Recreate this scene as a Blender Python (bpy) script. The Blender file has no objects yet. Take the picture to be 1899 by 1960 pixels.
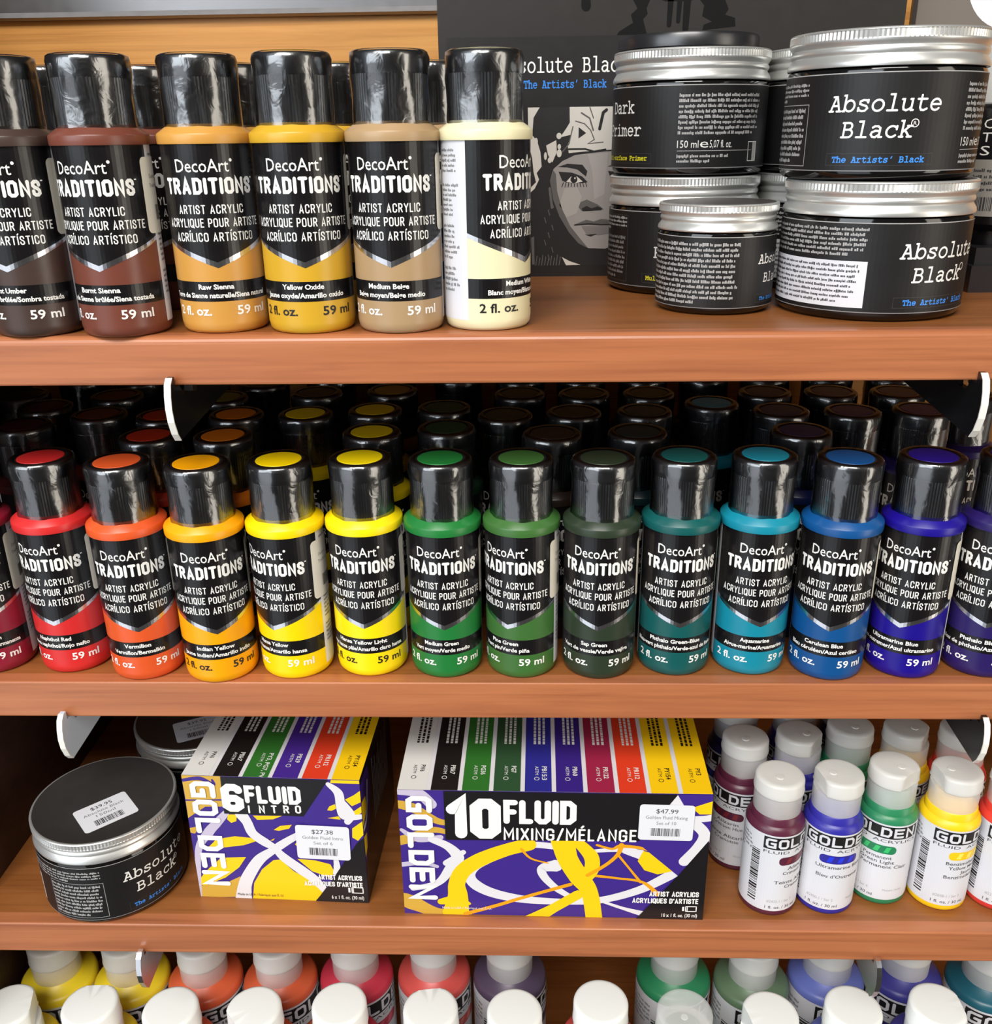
import bpy, bmesh, math, random
from mathutils import Vector, Matrix
from mathutils.geometry import tessellate_polygon
rnd = random.Random(7)
S = bpy.context.scene
C = S.collection
MM = 0.001
PI = math.pi
sin, cos, rad = math.sin, math.cos, math.radians

# ------------------------------------------------------------------ camera
FPX, PPX, PPY, IW, IH = 1812.961, 953.359, 979.943, 1899, 1960
CAM = Vector((-4.842, -350.282, 218.122))
cd = bpy.data.cameras.new('camera'); cam = bpy.data.objects.new('camera', cd); C.objects.link(cam)
Rv = Vector((0.99957808, 0.02601702, -0.01291396)); Uv = Vector((0.00239891, 0.36914105, 0.92937029)); Fv = Vector((-0.02894652, 0.92900915, -0.36892289))
m = Matrix(((Rv.x, Uv.x, -Fv.x), (Rv.y, Uv.y, -Fv.y), (Rv.z, Uv.z, -Fv.z))).to_4x4()
m.translation = CAM * MM
cam.matrix_world = m
cd.sensor_fit = 'VERTICAL'; cd.sensor_height = 36.0; cd.sensor_width = 36.0
cd.lens = FPX / IH * 36.0
cd.shift_x = (IW / 2 - PPX) / IH
cd.shift_y = (PPY - IH / 2) / IH
cd.clip_start = 0.01; cd.clip_end = 50
S.camera = cam

# ------------------------------------------------------------------ world, lights, exposure
S.view_settings.view_transform = 'Standard'; S.view_settings.look = 'None'
S.view_settings.gamma = 1.0; S.view_settings.use_curve_mapping = False
S.view_settings.exposure = 0.0
w = bpy.data.worlds.new('shop_ambient'); S.world = w; w.use_nodes = True
wb = w.node_tree.nodes['Background']; wb.inputs[0].default_value = (1.0, 0.93, 0.86, 1); wb.inputs[1].default_value = 0.06

def area(name, loc, target, sx, sy, power, col, spread=180):
    ld = bpy.data.lights.new(name, 'AREA'); ld.shape = 'RECTANGLE'; ld.size = sx; ld.size_y = sy
    ld.energy = power; ld.color = col; ld.spread = rad(spread)
    o = bpy.data.objects.new(name, ld); C.objects.link(o); o.location = loc
    o.rotation_euler = (Vector(target) - Vector(loc)).to_track_quat('-Z', 'Y').to_euler()
    return o
area('shop_window_high', (-0.30, -1.60, 1.85), (0.03, 0, 0), 1.5, 0.7, 64, (1.0, 0.97, 0.93))
area('shop_window_left', (-1.30, -1.50, 0.85), (0, 0, 0.10), 1.5, 1.1, 26, (0.86, 0.93, 1.0))
area('shop_window_left_low', (-1.30, -1.50, -0.60), (0, 0, -0.10), 1.5, 1.6, 10, (0.86, 0.92, 1.0))
area('shop_doorway_right', (1.75, -1.15, 0.2), (0, 0, 0.05), 0.7, 2.2, 20, (1.0, 0.92, 0.80))

# ------------------------------------------------------------------ materials
def lin(c):
    c = c / 255.0
    return c / 12.92 if c <= 0.04045 else ((c + 0.055) / 1.055) ** 2.4
def rgb(r, g, b): return (lin(r), lin(g), lin(b), 1)
MATS = {}
def mat(name, col, rough=0.5, metal=0.0, spec=0.5, coat=0.0, coat_r=0.1, sss=0.0):
    if name in MATS: return MATS[name]
    mt = bpy.data.materials.new(name); mt.use_nodes = True
    b = mt.node_tree.nodes['Principled BSDF']
    b.inputs['Base Color'].default_value = rgb(*col); b.inputs['Roughness'].default_value = rough
    b.inputs['Metallic'].default_value = metal; b.inputs['Specular IOR Level'].default_value = spec
    b.inputs['Coat Weight'].default_value = coat; b.inputs['Coat Roughness'].default_value = coat_r
    # faint procedural unevenness so that no surface is perfectly uniform
    nt = mt.node_tree; tc = nt.nodes.new('ShaderNodeTexCoord'); nz = nt.nodes.new('ShaderNodeTexNoise')
    nz.inputs['Scale'].default_value = 180; nz.inputs['Detail'].default_value = 3
    mr = nt.nodes.new('ShaderNodeMapRange'); mr.inputs[3].default_value = max(0.02, rough - 0.05); mr.inputs[4].default_value = rough + 0.05
    nt.links.new(tc.outputs['Object'], nz.inputs['Vector']); nt.links.new(nz.outputs[0], mr.inputs[0]); nt.links.new(mr.outputs[0], b.inputs['Roughness'])
    MATS[name] = mt
    return mt

def wood(name, c1, c2, c3, rough=0.42, coat=0.15):
    mt = bpy.data.materials.new(name); mt.use_nodes = True; nt = mt.node_tree; b = nt.nodes['Principled BSDF']
    tc = nt.nodes.new('ShaderNodeTexCoord')
    mp = nt.nodes.new('ShaderNodeMapping'); mp.inputs['Scale'].default_value = (5, 60, 110)
    n1 = nt.nodes.new('ShaderNodeTexNoise'); n1.inputs['Scale'].default_value = 1.6; n1.inputs['Detail'].default_value = 6; n1.inputs['Roughness'].default_value = 0.62; n1.inputs['Distortion'].default_value = 0.6
    mp2 = nt.nodes.new('ShaderNodeMapping'); mp2.inputs['Scale'].default_value = (7, 300, 420)
    n2 = nt.nodes.new('ShaderNodeTexNoise'); n2.inputs['Scale'].default_value = 1.0; n2.inputs['Detail'].default_value = 3
    cr = nt.nodes.new('ShaderNodeValToRGB')
    cr.color_ramp.elements[0].position = 0.30; cr.color_ramp.elements[0].color = rgb(*c1)
    cr.color_ramp.elements[1].position = 0.72; cr.color_ramp.elements[1].color = rgb(*c3)
    e = cr.color_ramp.elements.new(0.5); e.color = rgb(*c2)
    mx = nt.nodes.new('ShaderNodeMix'); mx.data_type = 'RGBA'; mx.blend_type = 'MULTIPLY'
    rm = nt.nodes.new('ShaderNodeMapRange'); rm.inputs[1].default_value = 0.35; rm.inputs[2].default_value = 0.62; rm.inputs[3].default_value = 0.0; rm.inputs[4].default_value = 0.30
    rm.inputs[3].default_value = 0.38; rm.inputs[4].default_value = 0.0; rm.inputs[1].default_value = 0.30; rm.inputs[2].default_value = 0.46
    mx.inputs['B'].default_value = (0.45, 0.33, 0.28, 1)
    L = nt.links.new
    L(tc.outputs['Object'], mp.inputs[0]); L(mp.outputs[0], n1.inputs['Vector']); L(n1.outputs[0], cr.inputs[0])
    L(tc.outputs['Object'], mp2.inputs[0]); L(mp2.outputs[0], n2.inputs['Vector']); L(n2.outputs[0], rm.inputs[0])
    L(cr.outputs[0], mx.inputs['A']); L(rm.outputs[0], mx.inputs['Factor']); L(mx.outputs['Result'], b.inputs['Base Color'])
    b.inputs['Roughness'].default_value = rough; b.inputs['Coat Weight'].default_value = coat; b.inputs['Coat Roughness'].default_value = 0.3
    b.inputs['Specular IOR Level'].default_value = 0.4
    MATS[name] = mt
    return mt

W_EDGE = wood('wood_front_edge', (158, 95, 62), (175, 107, 68), (185, 117, 76), 0.34)
W_TOP = wood('wood_shelf_top', (130, 78, 38), (148, 90, 45), (160, 100, 54), 0.38)
W_BACK = wood('wood_back_panel', (196, 136, 66), (208, 148, 76), (216, 158, 86), 0.5)
W_DARK = wood('wood_dark_panel', (44, 26, 20), (54, 33, 26), (64, 40, 32), 0.55)
K_LABEL = mat('label_black', (19, 17, 18), 0.28, spec=0.42)
K_MATTE = mat('label_black_matte', (25, 24, 24), 0.46, spec=0.4)
K_CAP = mat('cap_black_plastic', (34, 34, 37), 0.30, spec=0.8)
K_PET = mat('jar_black_plastic', (16, 15, 15), 0.08, spec=0.6)
WHITE = mat('print_white', (240, 238, 232), 0.45)
OFFW = mat('print_offwhite', (222, 220, 214), 0.5)
PANELW = mat('label_white_panel', (218, 218, 222), 0.4)
GREYT = mat('print_grey', (130, 128, 128), 0.5)
LGREYT = mat('print_light_grey', (168, 166, 164), 0.5)
DGREYT = mat('print_dark_grey', (62, 60, 62), 0.5)
BLACKT = mat('print_black', (22, 20, 20), 0.5)
SILVER = mat('foil_silver', (215, 215, 218), 0.22, metal=1.0)
ALU = mat('aluminium_lid', (226, 226, 222), 0.36, metal=0.75)
ALUTOP = mat('aluminium_lid_top_dimmed', (118, 113, 110), 0.42, metal=0.85)  # lid metal darkened: reflection of the dark shelf underside is in the colour
STEEL = mat('bracket_steel', (214, 215, 217), 0.22, metal=1.0)
STICK = mat('sticker_cream', (226, 220, 204), 0.5)
STICKW = mat('sticker_white', (226, 226, 230), 0.45)
BLUET = mat('print_blue', (58, 140, 232), 0.45)
YELT = mat('print_yellow', (214, 204, 40), 0.45)
PURP = mat('carton_purple', (62, 40, 132), 0.35)
BYEL = mat('carton_yellow', (250, 202, 20), 0.35)
BYEL2 = mat('carton_amber', (240, 160, 24), 0.35)
BWHT = mat('carton_white', (224, 221, 223), 0.35)
BLAV = mat('carton_lavender', (196, 186, 206), 0.35)
OCHRE = mat('carton_ochre', (206, 164, 62), 0.35)
BBLK = mat('carton_black', (24, 22, 24), 0.35)
CARTON = mat('carton_grey', (205, 202, 198), 0.5)

def film_mat():
    mt = bpy.data.materials.new('clear_shrink_film'); mt.use_nodes = True; nt = mt.node_tree
    for n in list(nt.nodes): nt.nodes.remove(n)
    out = nt.nodes.new('ShaderNodeOutputMaterial'); mix = nt.nodes.new('ShaderNodeMixShader')
    tr = nt.nodes.new('ShaderNodeBsdfTransparent'); tr.inputs[0].default_value = (0.96, 0.97, 0.98, 1)
    gl = nt.nodes.new('ShaderNodeBsdfGlossy'); gl.inputs['Roughness'].default_value = 0.20
    fr = nt.nodes.new('ShaderNodeFresnel'); fr.inputs[0].default_value = 1.5
    ad = nt.nodes.new('ShaderNodeMath'); ad.operation = 'MULTIPLY_ADD'; ad.inputs[1].default_value = 1.0; ad.inputs[2].default_value = 0.13; ad.use_clamp = True
    tc = nt.nodes.new('ShaderNodeTexCoord'); nz = nt.nodes.new('ShaderNodeTexNoise'); nz.inputs['Scale'].default_value = 190; nz.inputs['Detail'].default_value = 2; nz.inputs['Distortion'].default_value = 1.2
    bp = nt.nodes.new('ShaderNodeBump'); bp.inputs['Strength'].default_value = 0.12; bp.inputs['Distance'].default_value = 0.002
    L = nt.links.new
    L(tc.outputs['Object'], nz.inputs['Vector']); L(nz.outputs[0], bp.inputs['Height']); L(bp.outputs[0], gl.inputs['Normal']); L(bp.outputs[0], fr.inputs['Normal'])
    L(fr.outputs[0], ad.inputs[0]); L(ad.outputs[0], mix.inputs[0]); L(tr.outputs[0], mix.inputs[1]); L(gl.outputs[0], mix.inputs[2]); L(mix.outputs[0], out.inputs[0])
    return mt
FILM = film_mat()

def hazy(name, col, clear):
    # milky polypropylene: part of the light goes straight through to the neck inside
    mt = bpy.data.materials.new(name); mt.use_nodes = True; nt = mt.node_tree; b = nt.nodes['Principled BSDF']; out = nt.nodes['Material Output']
    b.inputs['Base Color'].default_value = rgb(*col); b.inputs['Roughness'].default_value = 0.36
    tr = nt.nodes.new('ShaderNodeBsdfTransparent'); mx = nt.nodes.new('ShaderNodeMixShader')
    tc = nt.nodes.new('ShaderNodeTexCoord'); nz = nt.nodes.new('ShaderNodeTexNoise'); nz.inputs['Scale'].default_value = 90
    mr = nt.nodes.new('ShaderNodeMapRange'); mr.inputs[3].default_value = clear - .06; mr.inputs[4].default_value = clear + .06
    L = nt.links.new
    L(tc.outputs['Object'], nz.inputs['Vector']); L(nz.outputs[0], mr.inputs[0]); L(mr.outputs[0], mx.inputs[0]); L(b.outputs[0], mx.inputs[1]); L(tr.outputs[0], mx.inputs[2]); L(mx.outputs[0], out.inputs[0])
    MATS[name] = mt
    return mt
FROST = hazy('frosted_cap', (236, 234, 230), 0.50)
FROSTLID = hazy('frosted_cap_lid', (226, 224, 218), 0.20)
CLEAR = hazy('clear_cap', (244, 245, 242), 0.62)
CAPW = mat('cap_white_plastic', (244, 245, 240), 0.35)

PAINT = {}
def paint(key, col):
    PAINT[key] = mat('paint_' + key, col, 0.34, spec=0.45)
    return PAINT[key]
# ------------------------------------------------------------------ mesh builder
class MB:
    def __init__(self): self.v = []; self.f = []; self.mi = []; self.sm = []; self.mats = []
    def mid(self, mt):
        if mt not in self.mats: self.mats.append(mt)
        return self.mats.index(mt)
    def add(self, vs, fs, mt, smooth=False):
        o = len(self.v); self.v += [tuple(p) for p in vs]; k = self.mid(mt)
        for f in fs: self.f.append(tuple(i + o for i in f)); self.mi.append(k); self.sm.append(smooth)
    def mesh(self, name):
        me = bpy.data.meshes.new(name); me.from_pydata([(x * MM, y * MM, z * MM) for x, y, z in self.v], [], self.f)
        for mt in self.mats: me.materials.append(mt)
        me.polygons.foreach_set('material_index', self.mi); me.polygons.foreach_set('use_smooth', self.sm)
        me.update()
        return me
    def lathe(self, prof, mt, seg=48, smooth=True, rf=None, cap0=True, cap1=True, cx=0, cy=0, split=()):
        # prof: list of (r,z); rf(i, theta, r, z) -> radius
        def ring(i):
            r, z = prof[i]; out = []
            for k in range(seg):
                t = 2 * PI * k / seg; rr = rf(i, t, r, z) if rf else r
                out.append((cx + rr * sin(t), cy - rr * cos(t), z))
            return out
        vs = []; fs = []; n = len(prof)
        for i in range(n): vs += ring(i)
        for i in range(n - 1):
            for k in range(seg):
                a = i * seg + k; b = i * seg + (k + 1) % seg
                fs.append((a, b, b + seg, a + seg))
        self.add(vs, fs, mt, smooth)
        if cap0: self.add(ring(0), [tuple(reversed(range(seg)))], mt)
        if cap1: self.add(ring(n - 1), [tuple(range(seg))], mt)
    def box(self, x0, x1, y0, y1, z0, z1, mt):
        vs = [(x, y, z) for z in (z0, z1) for y in (y0, y1) for x in (x0, x1)]
        self.add(vs, [(0, 2, 3, 1), (4, 5, 7, 6), (0, 1, 5, 4), (2, 6, 7, 3), (0, 4, 6, 2), (1, 3, 7, 5)], mt)
    def extrude(self, pts, mapf, d0, d1, mt, smooth=False):
        # closed polygon pts (u,v) extruded between depths d0,d1 ; mapf(u,v,d)->xyz
        n = len(pts); vs = [mapf(u, v, d0) for u, v in pts] + [mapf(u, v, d1) for u, v in pts]
        fs = [(i, (i + 1) % n, n + (i + 1) % n, n + i) for i in range(n)]
        self.add(vs, fs, mt, smooth)
        tri = tessellate_polygon([[Vector((u, v, 0)) for u, v in pts]])
        self.add(vs[:n], [tuple(t) for t in tri], mt); self.add(vs[n:], [tuple(reversed(t)) for t in tri], mt)

def soft(me, ang=35):
    # sharp edges by angle so that smooth lathes keep their corners
    bm = bmesh.new(); bm.from_mesh(me)
    bmesh.ops.remove_doubles(bm, verts=bm.verts, dist=1e-6)
    bmesh.ops.recalc_face_normals(bm, faces=bm.faces)
    for e in bm.edges:
        if len(e.link_faces) == 2 and e.calc_face_angle(0) > rad(ang): e.smooth = False
    bm.to_mesh(me); bm.free()
    return me

# ------------------------------------------------------------------ flat artwork (printed labels)
def clip(poly, k, val, keep_less):
    out = []; n = len(poly)
    for i in range(n):
        a, b = poly[i], poly[(i + 1) % n]
        ia = a[k] <= val if keep_less else a[k] >= val; ib = b[k] <= val if keep_less else b[k] >= val
        if ia: out.append(a)
        if ia != ib:
            t = (val - a[k]) / (b[k] - a[k]); p = [a[0] + (b[0] - a[0]) * t, a[1] + (b[1] - a[1]) * t]; p[k] = val
            out.append(tuple(p))
    return out
_tc = {}
_fc = None
def glyphs(s, bold):
    global _fc
    key = (s, bold)
    if key in _tc: return _tc[key]
    cu = bpy.data.curves.new('lettering', 'FONT'); cu.body = s; cu.size = 1.0; cu.offset = bold; cu.resolution_u = 2; cu.fill_mode = 'FRONT'
    ob = bpy.data.objects.new('lettering', cu); C.objects.link(ob)
    bpy.context.view_layer.update()
    me = ob.to_mesh()
    vs = [(v.co.x, v.co.y) for v in me.vertices]; ps = [[vs[i] for i in p.vertices] for p in me.polygons]
    ob.to_mesh_clear(); bpy.data.objects.remove(ob); bpy.data.curves.remove(cu)
    _tc[key] = ps
    return ps
CAPH = None
def caph(bold):
    ps = glyphs('H', bold); ys = [q[1] for p in ps for q in p]
    return min(ys), max(ys)

class Art:
    def __init__(self): self.p = []; self.ns = 0       # (poly, layer, mat)
    def conv(self, poly, layer, mt): self.p.append(([tuple(q) for q in poly], layer, mt))
    def rect(self, u0, v0, u1, v1, layer, mt): self.conv([(u0, v0), (u1, v0), (u1, v1), (u0, v1)], layer, mt)
    def poly(self, pts, layer, mt):
        pts = [tuple(q) for q in pts]
        for t in tessellate_polygon([[Vector((u, v, 0)) for u, v in pts]]): self.conv([pts[i] for i in t], layer, mt)
    def disc(self, u, v, ru, rv, layer, mt, n=20): self.conv([(u + ru * cos(2 * PI * k / n), v + rv * sin(2 * PI * k / n)) for k in range(n)], layer, mt)
    def rrect(self, u0, v0, u1, v1, r, layer, mt, n=5):
        pts = []
        for cx, cy, a in ((u1 - r, v0 + r, -90), (u1 - r, v1 - r, 0), (u0 + r, v1 - r, 90), (u0 + r, v0 + r, 180)):
            for k in range(n + 1): t = rad(a + 90 * k / n); pts.append((cx + r * cos(t), cy + r * sin(t)))
        self.conv(pts, layer, mt)
    def frame(self, u0, v0, u1, v1, t, layer, mt):
        self.rect(u0, v0, u1, v0 + t, layer, mt); self.rect(u0, v1 - t, u1, v1, layer, mt)
        self.rect(u0, v0, u0 + t, v1, layer, mt); self.rect(u1 - t, v0, u1, v1, layer, mt)
    def stroke(self, pts, wid, layer, mt, joint=True):
        # ribbon with mitred corners and round ends
        ws = list(wid) if isinstance(wid, (list, tuple)) else [wid] * len(pts)
        P = []; Wd = []
        for p, w_ in zip(pts, ws):
            if not P or math.hypot(p[0] - P[-1][0], p[1] - P[-1][1]) > 1e-6: P.append(p); Wd.append(w_)
        n = len(P)
        if n < 2: return
        layer = layer + .07 * (self.ns % 9); self.ns += 1
        closed = n > 3 and math.hypot(P[0][0] - P[-1][0], P[0][1] - P[-1][1]) < 1e-5
        if closed: P = P[:-1]; Wd = Wd[:-1]; n -= 1
        def dirn(i, j):
            dx, dy = P[j][0] - P[i][0], P[j][1] - P[i][1]; d = math.hypot(dx, dy); return dx / d, dy / d
        sec = []
        for i in range(n):
            h = Wd[i] / 2
            if closed or 0 < i < n - 1:
                a = dirn((i - 1) % n, i); b = dirn(i, (i + 1) % n)
                tx, ty = a[0] + b[0], a[1] + b[1]; L_ = math.hypot(tx, ty)
                if L_ < .25: tx, ty, L_, h2 = b[0], b[1], 1, h
                else: tx /= L_; ty /= L_; h2 = h / max(.45, tx * b[0] + ty * b[1])
            else:
                tx, ty = dirn(0, 1) if i == 0 else dirn(n - 2, n - 1); h2 = h
            sec.append(((P[i][0] + ty * h2, P[i][1] - tx * h2), (P[i][0] - ty * h2, P[i][1] + tx * h2)))
        for i in range(n if closed else n - 1):
            j = (i + 1) % n
            self.conv([sec[i][0], sec[j][0], sec[j][1]], layer, mt); self.conv([sec[i][0], sec[j][1], sec[i][1]], layer, mt)
        if joint and not closed:
            for i, (dx, dy) in ((0, dirn(1, 0)), (n - 1, dirn(n - 2, n - 1))):
                a0 = math.atan2(dy, dx); h = Wd[i] / 2
                self.conv([(P[i][0] + h * cos(a0 + q), P[i][1] + h * sin(a0 + q)) for q in [-PI / 2 + PI * k / 6 for k in range(7)]], layer, mt)
    def spline(self, pts, ws, layer, mt, sub=8):
        P = [pts[0]] + list(pts) + [pts[-1]]; Wd = [ws[0]] + list(ws) + [ws[-1]]; out = []; wo = []
        for i in range(1, len(P) - 2):
            for k in range(sub):
                t = k / sub; q = []
                for c in (0, 1):
                    a, b, c_, d = P[i - 1][c], P[i][c], P[i + 1][c], P[i + 2][c]
                    q.append(0.5 * (2 * b + (c_ - a) * t + (2 * a - 5 * b + 4 * c_ - d) * t * t + (3 * b - a - 3 * c_ + d) * t ** 3))
                out.append(tuple(q)); wo.append(Wd[i] + (Wd[i + 1] - Wd[i]) * t)
        out.append(pts[-1]); wo.append(ws[-1])
        self.stroke(out, wo, layer, mt)
    def text(self, s, u0, u1, base, h, layer, mt, bold=0.0, rot=0):
        # fits the string between u0 and u1; h = cap height; rot=-90 runs downwards from (u0,base) along v
        ps = glyphs(s, bold)
        if not ps: return
        xs = [q[0] for p in ps for q in p]; x0, x1 = min(xs), max(xs); b0, b1 = caph(bold)
        sx = (u1 - u0) / (x1 - x0); sy = h / (b1 - b0)
        for p in ps:
            if rot == 0: self.conv([(u0 + (x - x0) * sx, base + (y - b0) * sy) for x, y in p], layer, mt)
            else: self.conv([(base + (y - b0) * sy, u0 - (x - x0) * sx) for x, y in p], layer, mt)
    def typed(self, s, u0, base, adv, layer, mt, wt=0.075, slant=0.0, ky=1.0):
        # typewriter lettering: monospaced strokes with slab serifs ; adv = advance in mm
        k = adv / 0.6
        for i, ch in enumerate(s):
            for st in COUR.get(ch, []):
                self.stroke([(u0 + i * adv + (x + slant * y) * k, base + y * k * ky) for x, y in st], wt * k, layer, mt)
    def block(self, s, u0, base, cw, h, layer, mt, wt=0.17, gap=1.16, rot=0):
        k = h / 0.7; kx = cw / 0.76
        for i, ch in enumerate(s):
            for st in BLOCK[ch]:
                pts = []
                for x, y in st:
                    X = i * cw * gap + x * kx; Y = y * k
                    pts.append((u0 + X, base + Y) if rot == 0 else (base + Y, u0 - X))
                self.stroke(pts, wt * k, layer, mt)
    def greek(self, u0, u1, v0, v1, rows, layer, mt, fill=0.55, lw=0.42, ragged=0.06, seed=1):
        # rows of print too small to read
        r = random.Random(seed); pit = (v1 - v0) / rows; h = pit * fill
        for k in range(rows):
            v = v1 - (k + 1) * pit + pit * 0.2; u = u0; ue = u1 - (u1 - u0) * r.random() * ragged
            if k == rows - 1: ue = u0 + (u1 - u0) * (0.5 + 0.4 * r.random())
            while u < ue:
                n = r.randint(2, 8)
                for q in range(n):
                    wd = lw * (0.6 + 0.8 * r.random())
                    if u + wd > ue: u = ue; break
                    hh = h * (0.68 if r.random() < 0.62 else 1.0); dv = -h * 0.22 if r.random() < 0.12 else 0
                    self.rect(u, v + dv, u + wd, v + hh, layer, mt); u += wd + lw * 0.28
                u += lw * 1.0
    def bars(self, u0, u1, v0, v1, layer, mt, seed=1, vert=True):
        r = random.Random(seed); a, b = (u0, u1) if vert else (v0, v1); x = a
        while x < b:
            wd = (b - a) * r.choice((0.012, 0.012, 0.024, 0.036))
            if x + wd > b: break
            if vert: self.rect(x, v0, x + wd, v1, layer, mt)
            else: self.rect(u0, x, u1, x + wd, layer, mt)
            x += wd + (b - a) * r.choice((0.012, 0.018, 0.028))
    def put(self, mb, mapf, du=None, clipbox=None):
        for poly, layer, mt in self.p:
            if clipbox:
                for k, val, less in ((0, clipbox[0], False), (0, clipbox[1], True), (1, clipbox[2], False), (1, clipbox[3], True)):
                    if len(poly) > 2: poly = clip(poly, k, val, less)
                if len(poly) < 3: continue
            if du:
                us = [q[0] for q in poly]; k0 = math.floor(min(us) / du + 1e-9); k1 = math.ceil(max(us) / du - 1e-9)
                for k in range(k0, max(k1, k0 + 1)):
                    q = poly
                    if k > k0: q = clip(q, 0, k * du, False)
                    if k < k1 - 1 and len(q) > 2: q = clip(q, 0, (k + 1) * du, True)
                    if len(q) > 2: self.emit(mb, q, layer, mt, mapf)
            else: self.emit(mb, poly, layer, mt, mapf)
    def emit(self, mb, q, layer, mt, mapf):
        a = sum(q[i][0] * q[(i + 1) % len(q)][1] - q[(i + 1) % len(q)][0] * q[i][1] for i in range(len(q)))
        if abs(a) < 1e-7: return
        if a < 0: q = q[::-1]
        mb.add([mapf(u, v, layer) for u, v in q], [tuple(range(len(q)))], mt)

def cyl(R, step=0.05):
    return lambda u, v, l: ((R + l * step) * sin(u / R), -(R + l * step) * cos(u / R), v)

def arc(cx, cy, rx, ry, a0, a1, n=10): return [(cx + rx * cos(rad(a0 + (a1 - a0) * k / n)), cy + ry * sin(rad(a0 + (a1 - a0) * k / n))) for k in range(n + 1)]
COUR = {
 'A': [[(.04,0),(.22,0)],[(.38,0),(.56,0)],[(.1,0),(.28,.58),(.32,.58),(.5,0)],[(.16,.58),(.32,.58)],[(.19,.22),(.41,.22)]],
 'B': [[(.05,.58),(.32,.58)]+arc(.32,.445,.13,.135,90,-90,8)+[(.13,.31)],[(.13,.31),(.34,.31)]+arc(.34,.155,.16,.155,90,-90,8)+[(.05,0)],[(.13,0),(.13,.58)]],
 'D': [[(.05,.58),(.28,.58)]+arc(.28,.29,.24,.29,90,-90)+[(.05,0)],[(.13,0),(.13,.58)]],
 'T': [[(.06,.44),(.06,.58),(.54,.58),(.54,.44)],[(.3,.58),(.3,0)],[(.19,0),(.41,0)]],
 'P': [[(.05,.58),(.33,.58)]+arc(.33,.425,.17,.155,90,-90)+[(.13,.27)],[(.13,0),(.13,.58)],[(.05,0),(.27,0)]],
 'M': [[(.03,0),(.19,0)],[(.41,0),(.57,0)],[(.1,0),(.1,.58)],[(.03,.58),(.14,.58),(.3,.25),(.46,.58),(.57,.58)],[(.5,.58),(.5,0)]],
 'b': [[(.04,.63),(.12,.63),(.12,0),(.04,0)],arc(.33,.21,.2,.22,0,360,16)],
 's': [[(.47,.43),(.47,.33)],[(.47,.34),(.4,.42),(.28,.43),(.15,.38),(.15,.28),(.28,.23),(.42,.19),(.48,.1),(.4,.01),(.28,-.01),(.15,.03),(.11,.1)],[(.11,.12),(.11,0)]],
 'o': [arc(.3,.21,.22,.22,0,360,16)],
 'l': [[(.14,.63),(.3,.63),(.3,0)],[(.1,0),(.5,0)]],
 'u': [[(.04,.43),(.12,.43),(.12,.14),(.15,.03),(.26,-.01),(.38,.04),(.46,.12)],[(.38,.43),(.46,.43),(.46,0),(.54,0)]],
 't': [[(.22,.58),(.22,.1),(.28,0),(.4,-.01),(.52,.05)],[(.08,.43),(.46,.43)]],
 'e': [[(.09,.22),(.515,.22)],arc(.3,.21,.215,.22,3,318,14)],
 'a': [[(.12,.38),(.2,.43),(.33,.43),(.43,.36),(.43,0),(.54,0)],[(.43,.24),(.25,.25),(.12,.19),(.09,.1),(.16,.01),(.28,-.01),(.43,.1)]],
 'c': [arc(.32,.21,.22,.22,45,318,14),[(.5,.43),(.5,.3)]],
 'k': [[(.05,.63),(.14,.63),(.14,0)],[(.05,0),(.2,0)],[(.14,.17),(.42,.42)],[(.33,.43),(.52,.43)],[(.25,.26),(.46,0)],[(.37,0),(.55,0)]],
 'h': [[(.04,.63),(.12,.63),(.12,0)],[(.04,0),(.2,0)],[(.12,.3),(.22,.42),(.36,.43),(.46,.34),(.46,0)],[(.38,0),(.54,0)]],
 'r': [[(.06,.43),(.19,.43),(.19,0)],[(.06,0),(.4,0)],[(.19,.25),(.3,.4),(.42,.44),(.52,.38)]],
 'i': [[(.14,.43),(.3,.43),(.3,0)],[(.1,0),(.5,0)],[(.28,.6),(.31,.6)]],
 'm': [[(0,.43),(.09,.43),(.09,0)],[(0,0),(.16,0)],[(.09,.34),(.2,.43),(.29,.36),(.29,0)],[(.29,.34),(.4,.43),(.5,.36),(.5,0)],[(.5,0),(.57,0)],[(.29,0),(.35,0)]],
 'f': [[(.1,0),(.45,0)],[(.23,0),(.23,.5),(.32,.62),(.5,.6)],[(.1,.43),(.48,.43)]],
 "'": [[(.33,.62),(.27,.44)]], '-': [[(.12,.26),(.48,.26)]],
}
BLOCK = {
 'G': [[(.68,.61),(.2,.61),(.09,.52),(.09,.18),(.2,.085),(.66,.085),(.66,.34),(.42,.34)]],
 'O': [[(.2,.61),(.55,.61),(.66,.52),(.66,.18),(.55,.085),(.2,.085),(.09,.18),(.09,.52),(.2,.61)]],
 'L': [[(.09,.64),(.09,.085),(.66,.085)]],
 'D': [[(.09,.61),(.52,.61),(.66,.48),(.66,.22),(.52,.085),(.09,.085),(.09,.61)]],
 'E': [[(.66,.61),(.09,.61),(.09,.085),(.66,.085)],[(.09,.35),(.6,.35)]],
 'N': [[(.09,.04),(.09,.62),(.66,.08),(.66,.66)]],
}

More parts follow.
